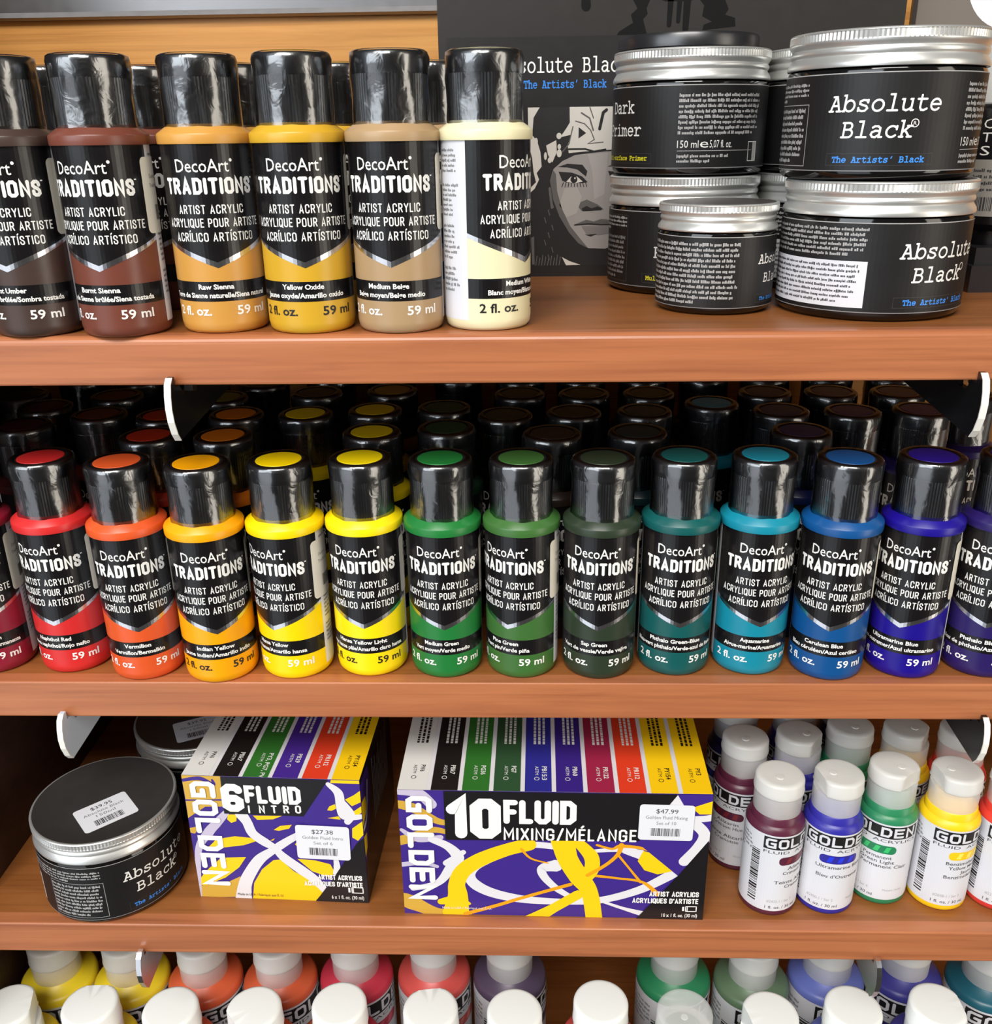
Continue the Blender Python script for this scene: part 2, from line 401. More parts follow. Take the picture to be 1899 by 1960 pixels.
CAPS = {  # condensed capitals: (width, strokes) on a unit cap height, centre lines inset by half the pen
 'A': (.50, [[(.03,0),(.25,1),(.47,0)],[(.10,.28),(.40,.28)]]), 'B': (.44, [[(.0,0),(.0,1),(.26,1),(.38,.9),(.38,.64),(.27,.53),(0,.53)],[(.27,.53),(.42,.42),(.42,.12),(.28,0),(0,0)]]),
 'C': (.42, [[(.42,.72),(.40,.9),(.30,1),(.12,1),(0,.88),(0,.12),(.12,0),(.30,0),(.40,.1),(.42,.28)]]),
 'D': (.42, [[(0,0),(.26,0),(.42,.16),(.42,.84),(.26,1),(0,1),(0,0)]]), 'E': (.34, [[(.34,1),(0,1),(0,0),(.34,0)],[(0,.52),(.29,.52)]]),
 'F': (.34, [[(.34,1),(0,1),(0,0)],[(0,.50),(.29,.50)]]), 'G': (.44, [[(.43,.74),(.41,.9),(.31,1),(.12,1),(0,.88),(0,.12),(.12,0),(.30,0),(.43,.12),(.43,.46),(.24,.46)]]),
 'I': (.0, [[(0,0),(0,1)]]), 'L': (.32, [[(0,1),(0,0),(.32,0)]]), 'M': (.58, [[(0,0),(0,1),(.29,.28),(.58,1),(.58,0)]]), 'N': (.44, [[(0,0),(0,1),(.44,0),(.44,1)]]),
 'O': (.44, [[(.12,0),(.32,0),(.44,.13),(.44,.87),(.32,1),(.12,1),(0,.87),(0,.13),(.12,0)]]), 'P': (.40, [[(0,0),(0,1),(.28,1),(.40,.88),(.40,.58),(.28,.46),(0,.46)]]),
 'Q': (.44, [[(.12,0),(.32,0),(.44,.13),(.44,.87),(.32,1),(.12,1),(0,.87),(0,.13),(.12,0)],[(.28,.2),(.48,-.1)]]),
 'R': (.42, [[(0,0),(0,1),(.28,1),(.40,.88),(.40,.60),(.28,.48),(0,.48)],[(.22,.48),(.42,0)]]),
 'S': (.40, [[(.40,.74),(.38,.9),(.28,1),(.12,1),(.01,.88),(.01,.70),(.10,.57),(.30,.45),(.40,.31),(.40,.12),(.29,0),(.11,0),(.01,.1),(0,.28)]]),
 'T': (.42, [[(0,1),(.42,1)],[(.21,1),(.21,0)]]), 'U': (.42, [[(0,1),(0,.13),(.12,0),(.30,0),(.42,.13),(.42,1)]]), 'X': (.44, [[(0,0),(.44,1)],[(0,1),(.44,0)]]), 'Y': (.46, [[(0,1),(.23,.46),(.46,1)],[(.23,.46),(.23,0)]]),
 'Í': (.0, [[(0,0),(0,1)],[(.02,1.22),(.12,1.34)]]), 'É': (.34, [[(.34,1),(0,1),(0,0),(.34,0)],[(0,.52),(.29,.52)],[(.14,1.22),(.24,1.34)]]), '/': (.34, [[(0,-.06),(.34,1.06)]]), "'": (.0, [[(0,.78),(0,1)]]), ' ': (.10, []),
 '1': (.22, [[(0,.80),(.2,1),(.2,0)]]), '0': (.44, [[(.13,0),(.31,0),(.44,.14),(.44,.86),(.31,1),(.13,1),(0,.86),(0,.14),(.13,0)]]), '6': (.44, [[(.13,0),(.31,0),(.44,.12),(.44,.36),(.31,.48),(.13,.48),(0,.36),(0,.12),(.13,0)],[(0,.30),(0,.86),(.13,1),(.31,1),(.42,.92),(.44,.86)]]),
}
def caps(self, s, u0, u1, base, h, layer, mt, pen=0.16, gap=0.30):
    # condensed sans capitals fitted between u0 and u1 ; pen and gap in units of the cap height
    tot = sum(CAPS[c][0] + pen for c in s) + (gap - pen) * (len(s) - 1)
    kx = (u1 - u0) / tot; ky = h * (1 - pen); x = 0; pw = pen * h
    for c in s:
        w_, sts = CAPS[c]
        for st in sts: self.stroke([(u0 + (x + pen / 2 + a) * kx, base + pw / 2 + b_ * ky) for a, b_ in st], pw * (1 if kx > h * .8 else .9), layer, mt, joint=True)
        x += w_ + gap
Art.caps = caps
# ------------------------------------------------------------------ things
def link(name, me, parent=None, loc=None, rz=0):
    o = bpy.data.objects.new(name, me); C.objects.link(o)
    if parent: o.parent = parent
    if loc: o.location = tuple(c * MM for c in loc)
    if rz: o.rotation_euler = (0, 0, rz)
    return o
def thing(name, label, cat, loc=(0, 0, 0), rz=0, group=None, me=None):
    o = link(name, me, None, loc, rz); o['label'] = label; o['category'] = cat
    if group: o['group'] = group
    return o
def face_cam(x, y): return math.atan2(CAM.x - x, y - CAM.y)

Z1, Z2, Z3, Z4, T = 153.54, 0.0, -132.37, -307.0, 17.71
YB = 198.0
# ------------------------------------------------------------------ the rack
def struct(name, mb):
    o = link(name, mb.mesh(name)); o['kind'] = 'structure'; return o
b = MB(); b.box(-300, 440, YB, YB + 12, -340, 340, W_BACK); struct('wall_back', b)
b = MB(); b.box(-315, -300, -45, YB + 12, -340, 340, W_DARK); struct('wall_left', b)
def shelf(label, z, yf, c, x0=-299.7, x1=438):
    t = thing('shelf_board', label, 'shelf', (0, 0, z))
    b = MB(); b.box(x0, x1, yf + 7, YB - .2, -T, 0, W_TOP); link('board', b.mesh('board'), t)
    b = MB(); e = yf
    prof = [(e + 7, -T), (e + 0.8, -T), (e + .2, -T + .3), (e, -T + .9), (e, -c)]
    n = 5
    for k in range(1, n + 1): a = PI / 2 * k / n; prof.append((e + c - c * cos(a), -c + c * sin(a)))
    prof += [(e + 7, 0)]
    b.extrude(prof, lambda u, v, d: (d, u, v), x0, x1, W_EDGE)
    eb = link('front_edge', soft(b.mesh('front_edge'), 50), t)
    eb['label'] = 'rounded reddish wooden front edge'
    return t
shelf('top wooden shelf board, carrying earth-tone paint bottles and black jars', Z1, -18.35, 2.9)
shelf('second wooden shelf board from top, carrying the rainbow row of bottles', Z2, 0.0, .8)
shelf('third wooden shelf board from top, carrying the two printed boxes', Z3, -4.55, 1.0)
shelf('lowest wooden shelf board, under the white capped bottles', Z4, -14.0, 1.4)
b = MB(); b.box(-287, -274.5, 12, YB - .3, 0, -Z3 - T - .2, W_DARK)
thing('divider_panel', 'dark wooden divider panel left of the third shelf', 'panel', (0, 0, Z3), me=b.mesh('divider_panel'))

ARM_K = mat('bracket_black', (20, 20, 22), 0.22); ARM_SKY = mat('bracket_sky_tint', (206, 217, 232), 0.38, metal=.05); TIPW = mat('bracket_tip_white', (238, 236, 226), 0.3)  # pale blue-grey arm has the sky's reflection put into its colour
def bracket(x, z, yf, label, arm=None):
    # sheet-metal arm under a board: tip bulges forward, plate runs back
    t = thing('shelf_bracket', label, 'bracket', (x, 0, z), group='shelf brackets')
    pts = [(yf - 3.0, 3.5), (yf - 5.2, 1.5), (yf - 6.6, -2.5), (yf - 7.2, -7), (yf - 6.6, -12), (yf - 4.6, -17), (yf - 2.2, -20), (yf + 4, -19.6), (yf + 70, -15), (yf + 130, -9), (yf + 130, -1.5),
           (yf + 22, -.6), (yf + 15, -.6), (yf + 13, -4.5), (yf + 6, -4.5), (yf + 3, -.7), (yf - 1.2, -.6), (yf - 1.2, 3.5)]
    b = MB(); b.extrude(pts, lambda u, v, d: (d, u, v), -1.1, 1.1, arm or STEEL)
    link('arm', b.mesh('arm'), t)
    front = pts[:7]; b = MB(); b.extrude(front + [(u + .5, v) for u, v in reversed(front)], lambda u, v, d: (d, u - .55, v), -1.2, 1.2, TIPW if arm is not None else STEEL); tp = link('tip', b.mesh('tip'), t); tp['label'] = 'bright curved tip'
    b = MB(); b.extrude([(yf + 6, -.6), (yf + 11, -.6), (yf + 11, -3.2), (yf + 9, -4.4), (yf + 6, -3.4)], lambda u, v, d: (d, u, v), 1.6, 4.8, STEEL)
    link('clip', b.mesh('clip'), t)
bracket(-132, Z1 - T, -18.35, 'steel shelf bracket under the top shelf, above the orange bottles', ARM_K)
bracket(155, Z1 - T, -18.35, 'steel shelf bracket under the top shelf, above the dark blue bottles', ARM_K)
bracket(-208, Z2 - T, 0, 'steel shelf bracket above the large black jar with a price sticker', ARM_SKY)
bracket(190.5, Z2 - T, 0, 'steel shelf bracket above the small yellow and red bottles', ARM_K)
bracket(-192, Z3 - T, -4.55, 'steel shelf bracket in front of the yellow bottles on lowest shelf')
bracket(161.5, Z3 - T, -4.55, 'steel shelf bracket in front of the blue bottles on lowest shelf')

b = MB(); b.extrude([(YB - .2, 276.9), (YB - 3, 276.9), (YB - 4.5, 278.1), (YB - 3, 280.6), (YB - 3, 305), (YB - .2, 305)], lambda u, v, d: (d, u, v), -299.5, -49.5, mat('aluminium_brushed', (150, 149, 150), 0.34, metal=.9))
thing('aluminium_strip', 'silver aluminium strip across the orange wooden back panel', 'strip', me=b.mesh('aluminium_strip'))

# ------------------------------------------------------------------ two-ounce acrylic bottles
RB = 15.6
def bottle_body(mt):
    b = MB()
    b.lathe([(12.8, 0), (14.3, .35), (15.2, 1.4), (15.5, 3.0), (15.55, 3.3), (15.6, 3.8), (15.6, 62.0), (16.25, 62.1), (16.35, 62.6), (16.35, 64.9), (16.1, 65.4), (12.7, 67.7), (12.2, 68.2), (11.2, 68.8), (11.2, 71)], mt, 64)
    return soft(b.mesh('body'), 40)
def label_common():
    a = Art(); D = RB * PI / 180
    E = 84 * D
    a.poly([(-E, 62.0), (-E, 33.0), (0, 24.4), (E, 33.0), (E, 62.0)], 1, K_LABEL)
    for s in (-1, 1): a.conv([(0, 24.4), (s * E, 33.0), (s * E, 31.6), (0, 22.5)], 1, SILVER)
    a.rect(-E, 11.3, E, 18.0, 1, K_LABEL)
    a.rect(E, 3.8, 2 * PI * RB - E, 62.0, 1, PANELW)
    for k, (v0, v1, n) in enumerate(((52, 60, 5), (38, 49, 7), (24, 36, 7), (13, 22, 5))):
        for q in (0, 1, 2, 3): a.greek(E + 2 + 12.5 * q, E + 12 + 12.5 * q, v0, v1, n, 2, GREYT, lw=.5, ragged=.3, seed=k + 9 * q)
    a.text('DecoArt', -41 * D, 27 * D, 53.4, 4.0, 2, WHITE, .004)
    a.disc(30 * D, 57.0, .55, .55, 2, WHITE, 10)
    a.caps('TRADITIONS', -62 * D, 58 * D, 46.4, 5.3, 2, WHITE, .215, .33)
    a.rect(59 * D, 51.2, 62 * D, 51.6, 2, WHITE)
    a.caps('ARTIST ACRYLIC', -44 * D, 41 * D, 40.2, 2.9, 2, WHITE, .135, .30)
    a.caps('ACRYLIQUE POUR ARTISTE', -66 * D, 66 * D, 35.9, 2.9, 2, WHITE, .135, .30)
    a.caps('ACRÍLICO ARTÍSTICO', -54 * D, 52 * D, 31.3, 2.9, 2, WHITE, .135, .30)
    return a
LC = label_common()
def label_mesh(n1=None, n2=None, mlmat=WHITE):
    b = MB(); D = RB * PI / 180; LC.put(b, cyl(RB, .05), 1.35)
    if n1:
        a = Art(); wd = min(len(n1) * 4.6, 100); c = -6
        a.text(n1, (c - wd / 2) * D, (c + wd / 2) * D, 15.4, 1.75, 2, WHITE, .03)
        wd = min(len(n2) * 4.3, 140); a.text(n2, (c - wd / 2) * D, (c + wd / 2) * D, 12.5, 1.75, 2, WHITE, .03)
        a.text('2 fl. oz.', -69 * D, -15 * D, 6.5, 3.1, 2, mlmat, .02)
        a.text('59 ml', 18 * D, 60 * D, 6.5, 3.1, 2, mlmat, .02)
        a.put(b, cyl(RB, .05), 1.35)
    return b.mesh('label')
def chord(d, half):
    # flat thumb facet on the front of a round lid
    def rf(i, t, r, z):
        tt = (t + PI) % (2 * PI) - PI
        return min(r, d / cos(tt)) if abs(tt) < half else r
    return rf
def cap_meshes():
    b = MB(); n = 144
    rib = lambda i, t, r, z: r + (.24 if 1 <= i <= 3 and int(round(t / (2 * PI) * n)) % 2 else 0)
    b.lathe([(11.9, 67.6), (12.05, 67.9), (12.3, 75), (12.5, 82.2), (12.4, 82.5)], K_CAP, n, rf=rib, smooth=False)
    base = b.mesh('cap')
    lids = []
    for facet in (False, True):
        b = MB(); rf0 = chord(11.35, rad(30))
        rf = (lambda i, t, r, z: rf0(i, t, r, z) if i < 3 else r) if facet else None
        b.lathe([(12.45, 82.4), (12.65, 82.8), (12.75, 84.8), (12.8, 87.2), (12.7, 88.3), (12.45, 88.8), (12.0, 89.0), (9.6, 89.05)], K_CAP, 64, rf=rf)
        lids.append(soft(b.mesh('lid'), 40))
    b = MB(); r2 = random.Random(3); ph = [r2.random() * 6 for _ in range(8)]
    wob = lambda i, t, r, z: r + (.16 * sin(3 * t + ph[i % 8]) + .12 * sin(7 * t + 2 * ph[(i + 3) % 8]) + .09 * sin(13 * t + 5 * ph[(i + 1) % 8])) * (1 if i < 7 else .4)
    b.lathe([(13.25, 65.9), (13.15, 69), (13.0, 73), (12.95, 77), (13.1, 81), (13.25, 84), (13.3, 87.3), (12.9, 88.9), (11.9, 89.5), (10.2, 89.35)], FILM, 72, rf=wob, cap0=False, cap1=False)
    film = b.mesh('shrink_wrap')
    b = MB(); b.lathe([(12.5, 62.9), (12.4, 63)], FILM, 3, cap0=False, cap1=False)
    return base, lids, film
CAPB, CAPL, CAPF = cap_meshes()
def dot_mesh(mt):
    b = MB(); b.lathe([(9.4, 89.0), (9.35, 89.2), (9.15, 89.25)], mt, 40); return b.mesh('colour_dot')
def tag_mesh():
    b = MB(); a = Art(); D = RB * PI / 180
    a.rrect(71 * D, 33.8, 128 * D, 58.3, 1.8, 5, STICK)
    a.text('DecoArt', 86 * D, 106 * D, 51.5, 1.3, 6, GREYT); a.text('Traditions', 84 * D, 112 * D, 48.6, 1.3, 6, GREYT)
    a.bars(92 * D, 122 * D, 38, 43, 6, DGREYT, 4)
    a.put(b, cyl(RB, .05), 1.35)
    return b.mesh('price_sticker')
TAG = tag_mesh()
_bm, _dm = {}, {}
def acrylic(key, x, y, z, phi, label, n1=None, n2=None, mlmat=WHITE, group=None, facet=None, capturn=0, tag=True, lab=None):
    rz = face_cam(x, y) + rad(phi)
    t = thing('paint_bottle', label, 'paint bottle', (x, y, z), rz, group)
    if key not in _bm: _bm[key] = bottle_body(PAINT[key]); _dm[key] = dot_mesh(PAINT[key])
    link('body', _bm[key], t)
    link('label', lab or label_mesh(n1, n2, mlmat), t)
    cr = face_cam(x, y) + rad(capturn) - rz
    c = link('cap', CAPB, t, rz=cr); link('lid', CAPL[1 if facet else 0], c)
    link('colour_dot', _dm[key], t)
    link('shrink_wrap', CAPF, t, rz=rnd.random() * 6)
    if tag: link('price_sticker', TAG, t)
    t.scale = (1, 1, 1.022 if z == Z1 else 1.075)
    return t
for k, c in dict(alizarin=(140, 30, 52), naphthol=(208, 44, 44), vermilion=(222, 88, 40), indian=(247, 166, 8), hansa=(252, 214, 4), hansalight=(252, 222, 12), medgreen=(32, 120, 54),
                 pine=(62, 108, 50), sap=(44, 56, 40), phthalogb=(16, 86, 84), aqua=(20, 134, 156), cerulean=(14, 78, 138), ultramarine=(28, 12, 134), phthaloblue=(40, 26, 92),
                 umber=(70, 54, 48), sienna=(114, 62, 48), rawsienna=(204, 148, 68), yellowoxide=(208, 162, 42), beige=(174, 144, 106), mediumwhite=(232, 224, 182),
                 maroon=(70, 22, 26), shadedred=(104, 40, 26), red2=(190, 48, 26), orange2=(226, 120, 20), olive=(120, 112, 24), shadedyellow=(186, 140, 40), shadedolive=(44, 44, 26),  # back rows: shade deep in the shelf is mixed into the darker tones
                 shadedgreen=(24, 64, 40), shadedbrown=(46, 34, 28), tealblack=(16, 40, 44), navy=(14, 26, 70), indigo=(24, 14, 84), shadedumber=(40, 30, 26)).items(): paint(k, c)

front = [  # key, x, y, phi, name, second line, ml colour, thumb facet, cap turn
 ('alizarin', -243.5, 20.5, -30, 'Permanent Alizarin', "Cramoisi d'alizarine/Alizarina Permanente", WHITE, 0, 0, 'crimson'),
 ('naphthol', -207.8, 21.8, -30, 'Naphthol Red', 'Rouge naphthol/Rojo nafto', WHITE, 1, 40, 'bright red'),
 ('vermilion', -173.1, 15.8, -10, 'Vermilion', 'Vermillon/Bermellón', WHITE, 1, 70, 'orange-red'),
 ('indian', -139.5, 13.8, -3, 'Indian Yellow', 'Jaune indien/Amarillo indio', BLACKT, 0, 0, 'orange-yellow'),
 ('hansa', -106.3, 17.1, -36, 'Hansa Yellow', 'Jaune hansa/Amarillo hansa', WHITE, 1, 55, 'pure yellow'),
 ('hansalight', -73.1, 19.4, -12, 'Hansa Yellow Light', 'Jaune hansa pâle/Amarillo claro hansa', BLACKT, 1, 60, 'light yellow'),
 ('medgreen', -39.8, 18.3, -3, 'Medium Green', 'Vert moyen/Verde medio', WHITE, 1, 12, 'grass green'),
 ('pine', -6.5, 18.2, -23, 'Pine Green', 'Vert pin/Verde piña', WHITE, 0, 0, 'olive green'),
 ('sap', 27.1, 17.6, -1, 'Sap Green', 'Vert de vessie/Verde vejiga', WHITE, 1, 5, 'blackish green'),
 ('phthalogb', 60.4, 20.5, 9, 'Phthalo Green-Blue', 'Bleu-vert phthalo/Verde-azul de ftalo', WHITE, 0, 0, 'dark teal'),
 ('aqua', 93.4, 21.3, 17, 'Aquamarine', 'Aigue-marine/Aguamarina', WHITE, 0, 180, 'turquoise'),
 ('cerulean', 126.4, 16.9, 2, 'Cerulean Blue', 'Bleu céruléen/Azul cerúleo', WHITE, 0, 0, 'mid blue'),
 ('ultramarine', 160.2, 18.7, -8, 'Ultramarine Blue', 'Bleu outremer/Azul ultramarino', WHITE, 0, 0, 'vivid ultramarine'),
 ('phthaloblue', 193.6, 19.5, 5, 'Phthalo Blue', 'Bleu de phthalo/Azul de ftalo', WHITE, 0, 0, 'dark violet-blue')]
for key, x, y, phi, n1, n2, ml, fc, ct, cn in front:
    acrylic(key, x, y, Z2, phi, '%s acrylic bottle with black cap, front row of the second shelf' % cn, n1, n2, ml, 'rainbow row of acrylic bottles', fc, ct)
topf = [
 ('umber', -182.8, -4.5, -30, 'Burnt Umber', "Terre d'ombre brûlée/Sombra tostada", WHITE, 0, 0, 'dark brown'),
 ('sienna', -150.0, -6.0, -25, 'Burnt Sienna', 'Terre de Sienne brûlée/Siena tostada', WHITE, 0, 0, 'reddish brown'),
 ('rawsienna', -115.5, 0.4, -3, 'Raw Sienna', 'Terre de Sienne naturelle/Siena natural', WHITE, 1, 55, 'ochre tan'),
 ('yellowoxide', -82.8, -2.0, -4, 'Yellow Oxide', 'Jaune oxyde/Amarillo oxido', BLACKT, 1, -60, 'mustard yellow'),
 ('beige', -50.0, -2.5, -10, 'Medium Beige', 'Beige moyen/Beige medio', WHITE, 1, -8, 'beige'),
 ('mediumwhite', -18.4, 1.1, 58, 'Medium White', 'Blanc moyen/Blanco medio', BLACKT, 0, 0, 'cream white')]
for key, x, y, phi, n1, n2, ml, fc, ct, cn in topf:
    acrylic(key, x, y, Z1, phi, '%s acrylic bottle with black cap, front row of the top shelf' % cn, n1, n2, ml, 'earth-tone acrylic bottles on the top shelf', fc, ct, tag=key not in ('mediumwhite', 'rawsienna'))
PLAIN = label_mesh()
order = {1: 'second', 2: 'third', 3: 'fourth', 4: 'fifth'}
for key, x, y, row, before in [('umber', -189, 46, 1, 'dark brown'), ('sienna', -153, 51, 1, 'reddish brown'), ('rawsienna', -118, 47, 1, 'ochre tan'), ('yellowoxide', -77, 52, 1, 'mustard yellow'), ('beige', -41, 52, 1, 'beige'),
                               ('yellowoxide', -74, 86, 2, 'mustard yellow'), ('beige', -40, 86, 2, 'beige')]:
    acrylic(key, x, y, Z1, rnd.uniform(-30, 20), 'black-capped bottle hidden %s in line behind the %s bottle, top shelf' % (order[row], before), group='bottles behind the earth-tone row', facet=rnd.random() < .4, capturn=rnd.uniform(-60, 60), tag=False, lab=PLAIN)
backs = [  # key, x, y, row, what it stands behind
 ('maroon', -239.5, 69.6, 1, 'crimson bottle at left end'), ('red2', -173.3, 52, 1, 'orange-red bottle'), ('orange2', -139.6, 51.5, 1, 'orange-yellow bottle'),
 ('hansalight', -73.6, 56, 1, 'light yellow bottle'), ('shadedgreen', -40.6, 61.9, 1, 'grass green bottle'), ('shadedbrown', 7.1, 52.3, 1, 'gap right of the olive green bottle'),
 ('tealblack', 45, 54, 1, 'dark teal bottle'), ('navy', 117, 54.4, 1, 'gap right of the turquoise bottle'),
 ('maroon', -244.2, 102.5, 2, 'crimson bottle at left end'), ('shadedred', -211, 87.7, 2, 'bright red bottle'), ('red2', -178.4, 85.2, 2, 'steel bracket, orange-red column'),
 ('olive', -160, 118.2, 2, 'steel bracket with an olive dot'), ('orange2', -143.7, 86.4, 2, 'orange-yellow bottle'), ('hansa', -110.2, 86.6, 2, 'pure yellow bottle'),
 ('hansa', -77.5, 92.5, 2, 'light yellow bottle'), ('shadedgreen', -44.2, 96.5, 2, 'grass green bottle'), ('shadedolive', -14.3, 82.9, 2, 'olive green bottle'), ('shadedbrown', 18.4, 86.8, 2, 'blackish green bottle'),
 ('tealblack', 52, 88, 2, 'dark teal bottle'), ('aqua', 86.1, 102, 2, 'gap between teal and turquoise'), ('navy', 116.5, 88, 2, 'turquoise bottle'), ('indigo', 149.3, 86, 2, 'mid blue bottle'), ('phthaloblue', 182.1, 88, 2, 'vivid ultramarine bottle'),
 ('shadedbrown', -268, 127, 3, 'crimson bottle at left end'), ('shadedred', -216.6, 123.4, 3, 'bright red bottle'), ('shadedolive', -146, 148, 3, 'orange-yellow bottle'), ('shadedumber', -113, 127, 3, 'pure yellow bottle'),
 ('shadedyellow', -74.1, 130.7, 3, 'light yellow bottle'), ('shadedolive', -7.6, 122.7, 3, 'olive green bottle'), ('shadedumber', 25.2, 122, 3, 'blackish green bottle'), ('shadedolive', 58, 122.2, 3, 'dark teal bottle'),
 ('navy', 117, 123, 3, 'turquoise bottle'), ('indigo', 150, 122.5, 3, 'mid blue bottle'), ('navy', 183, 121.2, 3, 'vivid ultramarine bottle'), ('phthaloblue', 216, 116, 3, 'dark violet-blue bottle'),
 ('shadedbrown', -250, 160, 4, 'crimson bottle at left end'), ('shadedred', -216, 157, 4, 'bright red bottle'), ('maroon', -180, 152.5, 4, 'orange-red bottle'), ('shadedumber', -112, 161, 4, 'pure yellow bottle'),
 ('shadedyellow', -79, 165, 4, 'light yellow bottle'), ('shadedgreen', -41.5, 159, 4, 'grass green bottle'), ('shadedolive', -7.6, 156, 4, 'olive green bottle'), ('shadedumber', 25.5, 155.6, 4, 'blackish green bottle'), ('shadedolive', 58.8, 156, 4, 'dark teal bottle'),
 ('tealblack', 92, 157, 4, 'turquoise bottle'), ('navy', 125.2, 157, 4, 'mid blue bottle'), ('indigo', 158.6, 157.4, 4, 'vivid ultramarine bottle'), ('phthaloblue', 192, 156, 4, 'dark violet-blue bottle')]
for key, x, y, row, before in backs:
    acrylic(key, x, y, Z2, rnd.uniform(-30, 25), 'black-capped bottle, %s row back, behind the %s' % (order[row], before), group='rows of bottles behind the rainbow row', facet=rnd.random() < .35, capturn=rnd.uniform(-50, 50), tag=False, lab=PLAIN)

# ------------------------------------------------------------------ black jars with aluminium lids
def jar_body(R, H):
    k = H / 45.5; b = MB()
    b.lathe([(R - 4.5, 0), (R - 2, .5), (R - .6, 1.6), (R - .1, 3.2), (R - .1, 32.6 * k), (R - .5, 33.8 * k), (R - 2.2, 34.6 * k), (R - 3, 35 * k), (R - 3, 38 * k)], K_PET, 80)
    return soft(b.mesh('jar'), 40)
def jar_lid(R, H, topmat):
    b = MB(); k = H / 45.5; n = 280 if R > 30 else 190
    b.lathe([(R - 1.2, 34.4 * k), (R + .1, 34.5 * k), (R + .3, 35.0 * k), (R, 36.2 * k), (R - .9, 37.5 * k), (R - 1.2, 38.0 * k), (R - .7, 38.6 * k), (R - .5, 39.2 * k), (R - .7, 39.9 * k), (R - 1.1, 40.4 * k), (R - .5, 41.3 * k), (R, 41.9 * k), (R + .05, 42.3 * k)], ALU, 96, cap0=False, cap1=False)
    rib = lambda i, t, r, z: r - (.28 if 1 <= i <= 2 and int(round(t / (2 * PI) * n)) % 2 else 0)
    b.lathe([(R + .05, 42.3 * k), (R + .05, 42.6 * k), (R + .05, 44.6 * k), (R + .05, 44.9 * k)], ALU, n, smooth=False, rf=rib, cap0=False, cap1=False)
    b.lathe([(R + .05, 44.9 * k), (R - .15, 45.3 * k), (R - .6, 45.5 * k), (R - 1.2, 45.5 * k)], ALU, 96, cap0=False, cap1=False)
    b.lathe([(R - 1.2, 45.5 * k), (R - 1.6, 45.35 * k), (R * .5, 45.35 * k)], topmat, 96, cap0=False)
    return soft(b.mesh('lid'), 40)
def jar_label(R, H, kind):
    k = H / 45.5; s = R / 34.3; D = R * PI / 180; a = Art(); W = PI * R
    a.rect(-W, 3.2 * k, W, 32.7 * k, 1, K_MATTE)
    a.rect(-W, 3.2 * k, W, 3.5 * k, 2, GREYT); a.rect(-W, 32.4 * k, W, 32.7 * k, 2, LGREYT)
    if kind == 'black':
        adv = 4.72 * s
        a.typed('Absolute', -4 * adv, 21.4 * k, adv, 2, WHITE, .085, .1)
        a.typed('Black', -2.9 * adv, 13.6 * k, adv, 2, WHITE, .085, .1)
        u = 2.2 * adv; v = 17.6 * k
        a.stroke([(u + 1.25 * s * cos(q), v + 1.25 * s * sin(q)) for q in [2 * PI * j / 14 for j in range(15)]], .28 * s, 2, WHITE)
        a.text('R', u - .5 * s, u + .55 * s, v - .6 * s, 1.2 * s, 2, WHITE)
        ad2 = 1.72 * s
        a.typed("The Artists' Black", -9.2 * ad2, 6.0 * k, ad2, 2, BLUET, .12, .08)
        a.frame(-30 * D, 5.0 * k, 30 * D, 8.6 * k, .12, 2, DGREYT)
    else:
        adv = 4.4 * s
        a.typed('Dark', -2 * adv, 23.4 * k, adv, 2, OFFW, .085)
        a.typed('Primer', -3 * adv, 15.2 * k, adv, 2, OFFW, .085)
        ad2 = 1.66 * s
        a.typed('Multi-surface Primer', -10 * ad2, 6.2 * k, ad2, 2, YELT, .12)
        a.frame(-31 * D, 5.0 * k, 31 * D, 8.6 * k, .12, 2, DGREYT)
    # small print to the right
    a.greek(50 * D, 118 * D, 15 * k, 30 * k, 8, 2, LGREYT, .6, .5 * s, seed=5)
    a.text('150 ml', 50 * D, 65 * D, 10.6 * k, 2.6 * k, 2, OFFW); a.text('e', 66 * D, 72 * D, 10.6 * k, 3.2 * k, 2, OFFW); a.text('5,07 fl. oz.', 73 * D, 90 * D, 10.6 * k, 2.6 * k, 2, OFFW)
    a.rect(50 * D, 9.4 * k, 110 * D, 9.6 * k, 2, LGREYT)
    a.greek(50 * D, 90 * D, 5 * k, 8.6 * k, 2, 2, LGREYT, .6, .5 * s, seed=6)
    a.frame(106 * D, 5.4 * k, 116 * D, 12.6 * k, .3, 2, OFFW); a.bars(111 * D, 116 * D, 5.4 * k, 12.6 * k, 3, WHITE, 3)
    # small print to the left
    a.greek(-130 * D, -45 * D, 24.5 * k, 30.5 * k, 4, 2, LGREYT, .6, .5 * s, seed=7)
    if kind == 'black':
        a.frame(-92 * D, 4.6 * k, -46 * D, 23.8 * k, .2, 2, LGREYT)
        a.greek(-91 * D, -47.5 * D, 5.4 * k, 23 * k, 9, 2, LGREYT, .6, .5 * s, seed=8)
        a.rect(-175 * D, 4.6 * k, -112 * D, 20 * k, 2, PANELW)
        a.greek(-172 * D, -114 * D, 5.4 * k, 19.4 * k, 8, 3, DGREYT, .5, .45 * s, seed=9)
    else:
        a.frame(-92 * D, 4.6 * k, -46 * D, 30.8 * k, .2, 2, DGREYT)
        a.greek(-91 * D, -47.5 * D, 5.4 * k, 23 * k, 9, 2, GREYT, .6, .5 * s, seed=8)
    b = MB(); a.put(b, cyl(R, .05), 1.8)
    return b.mesh('label')
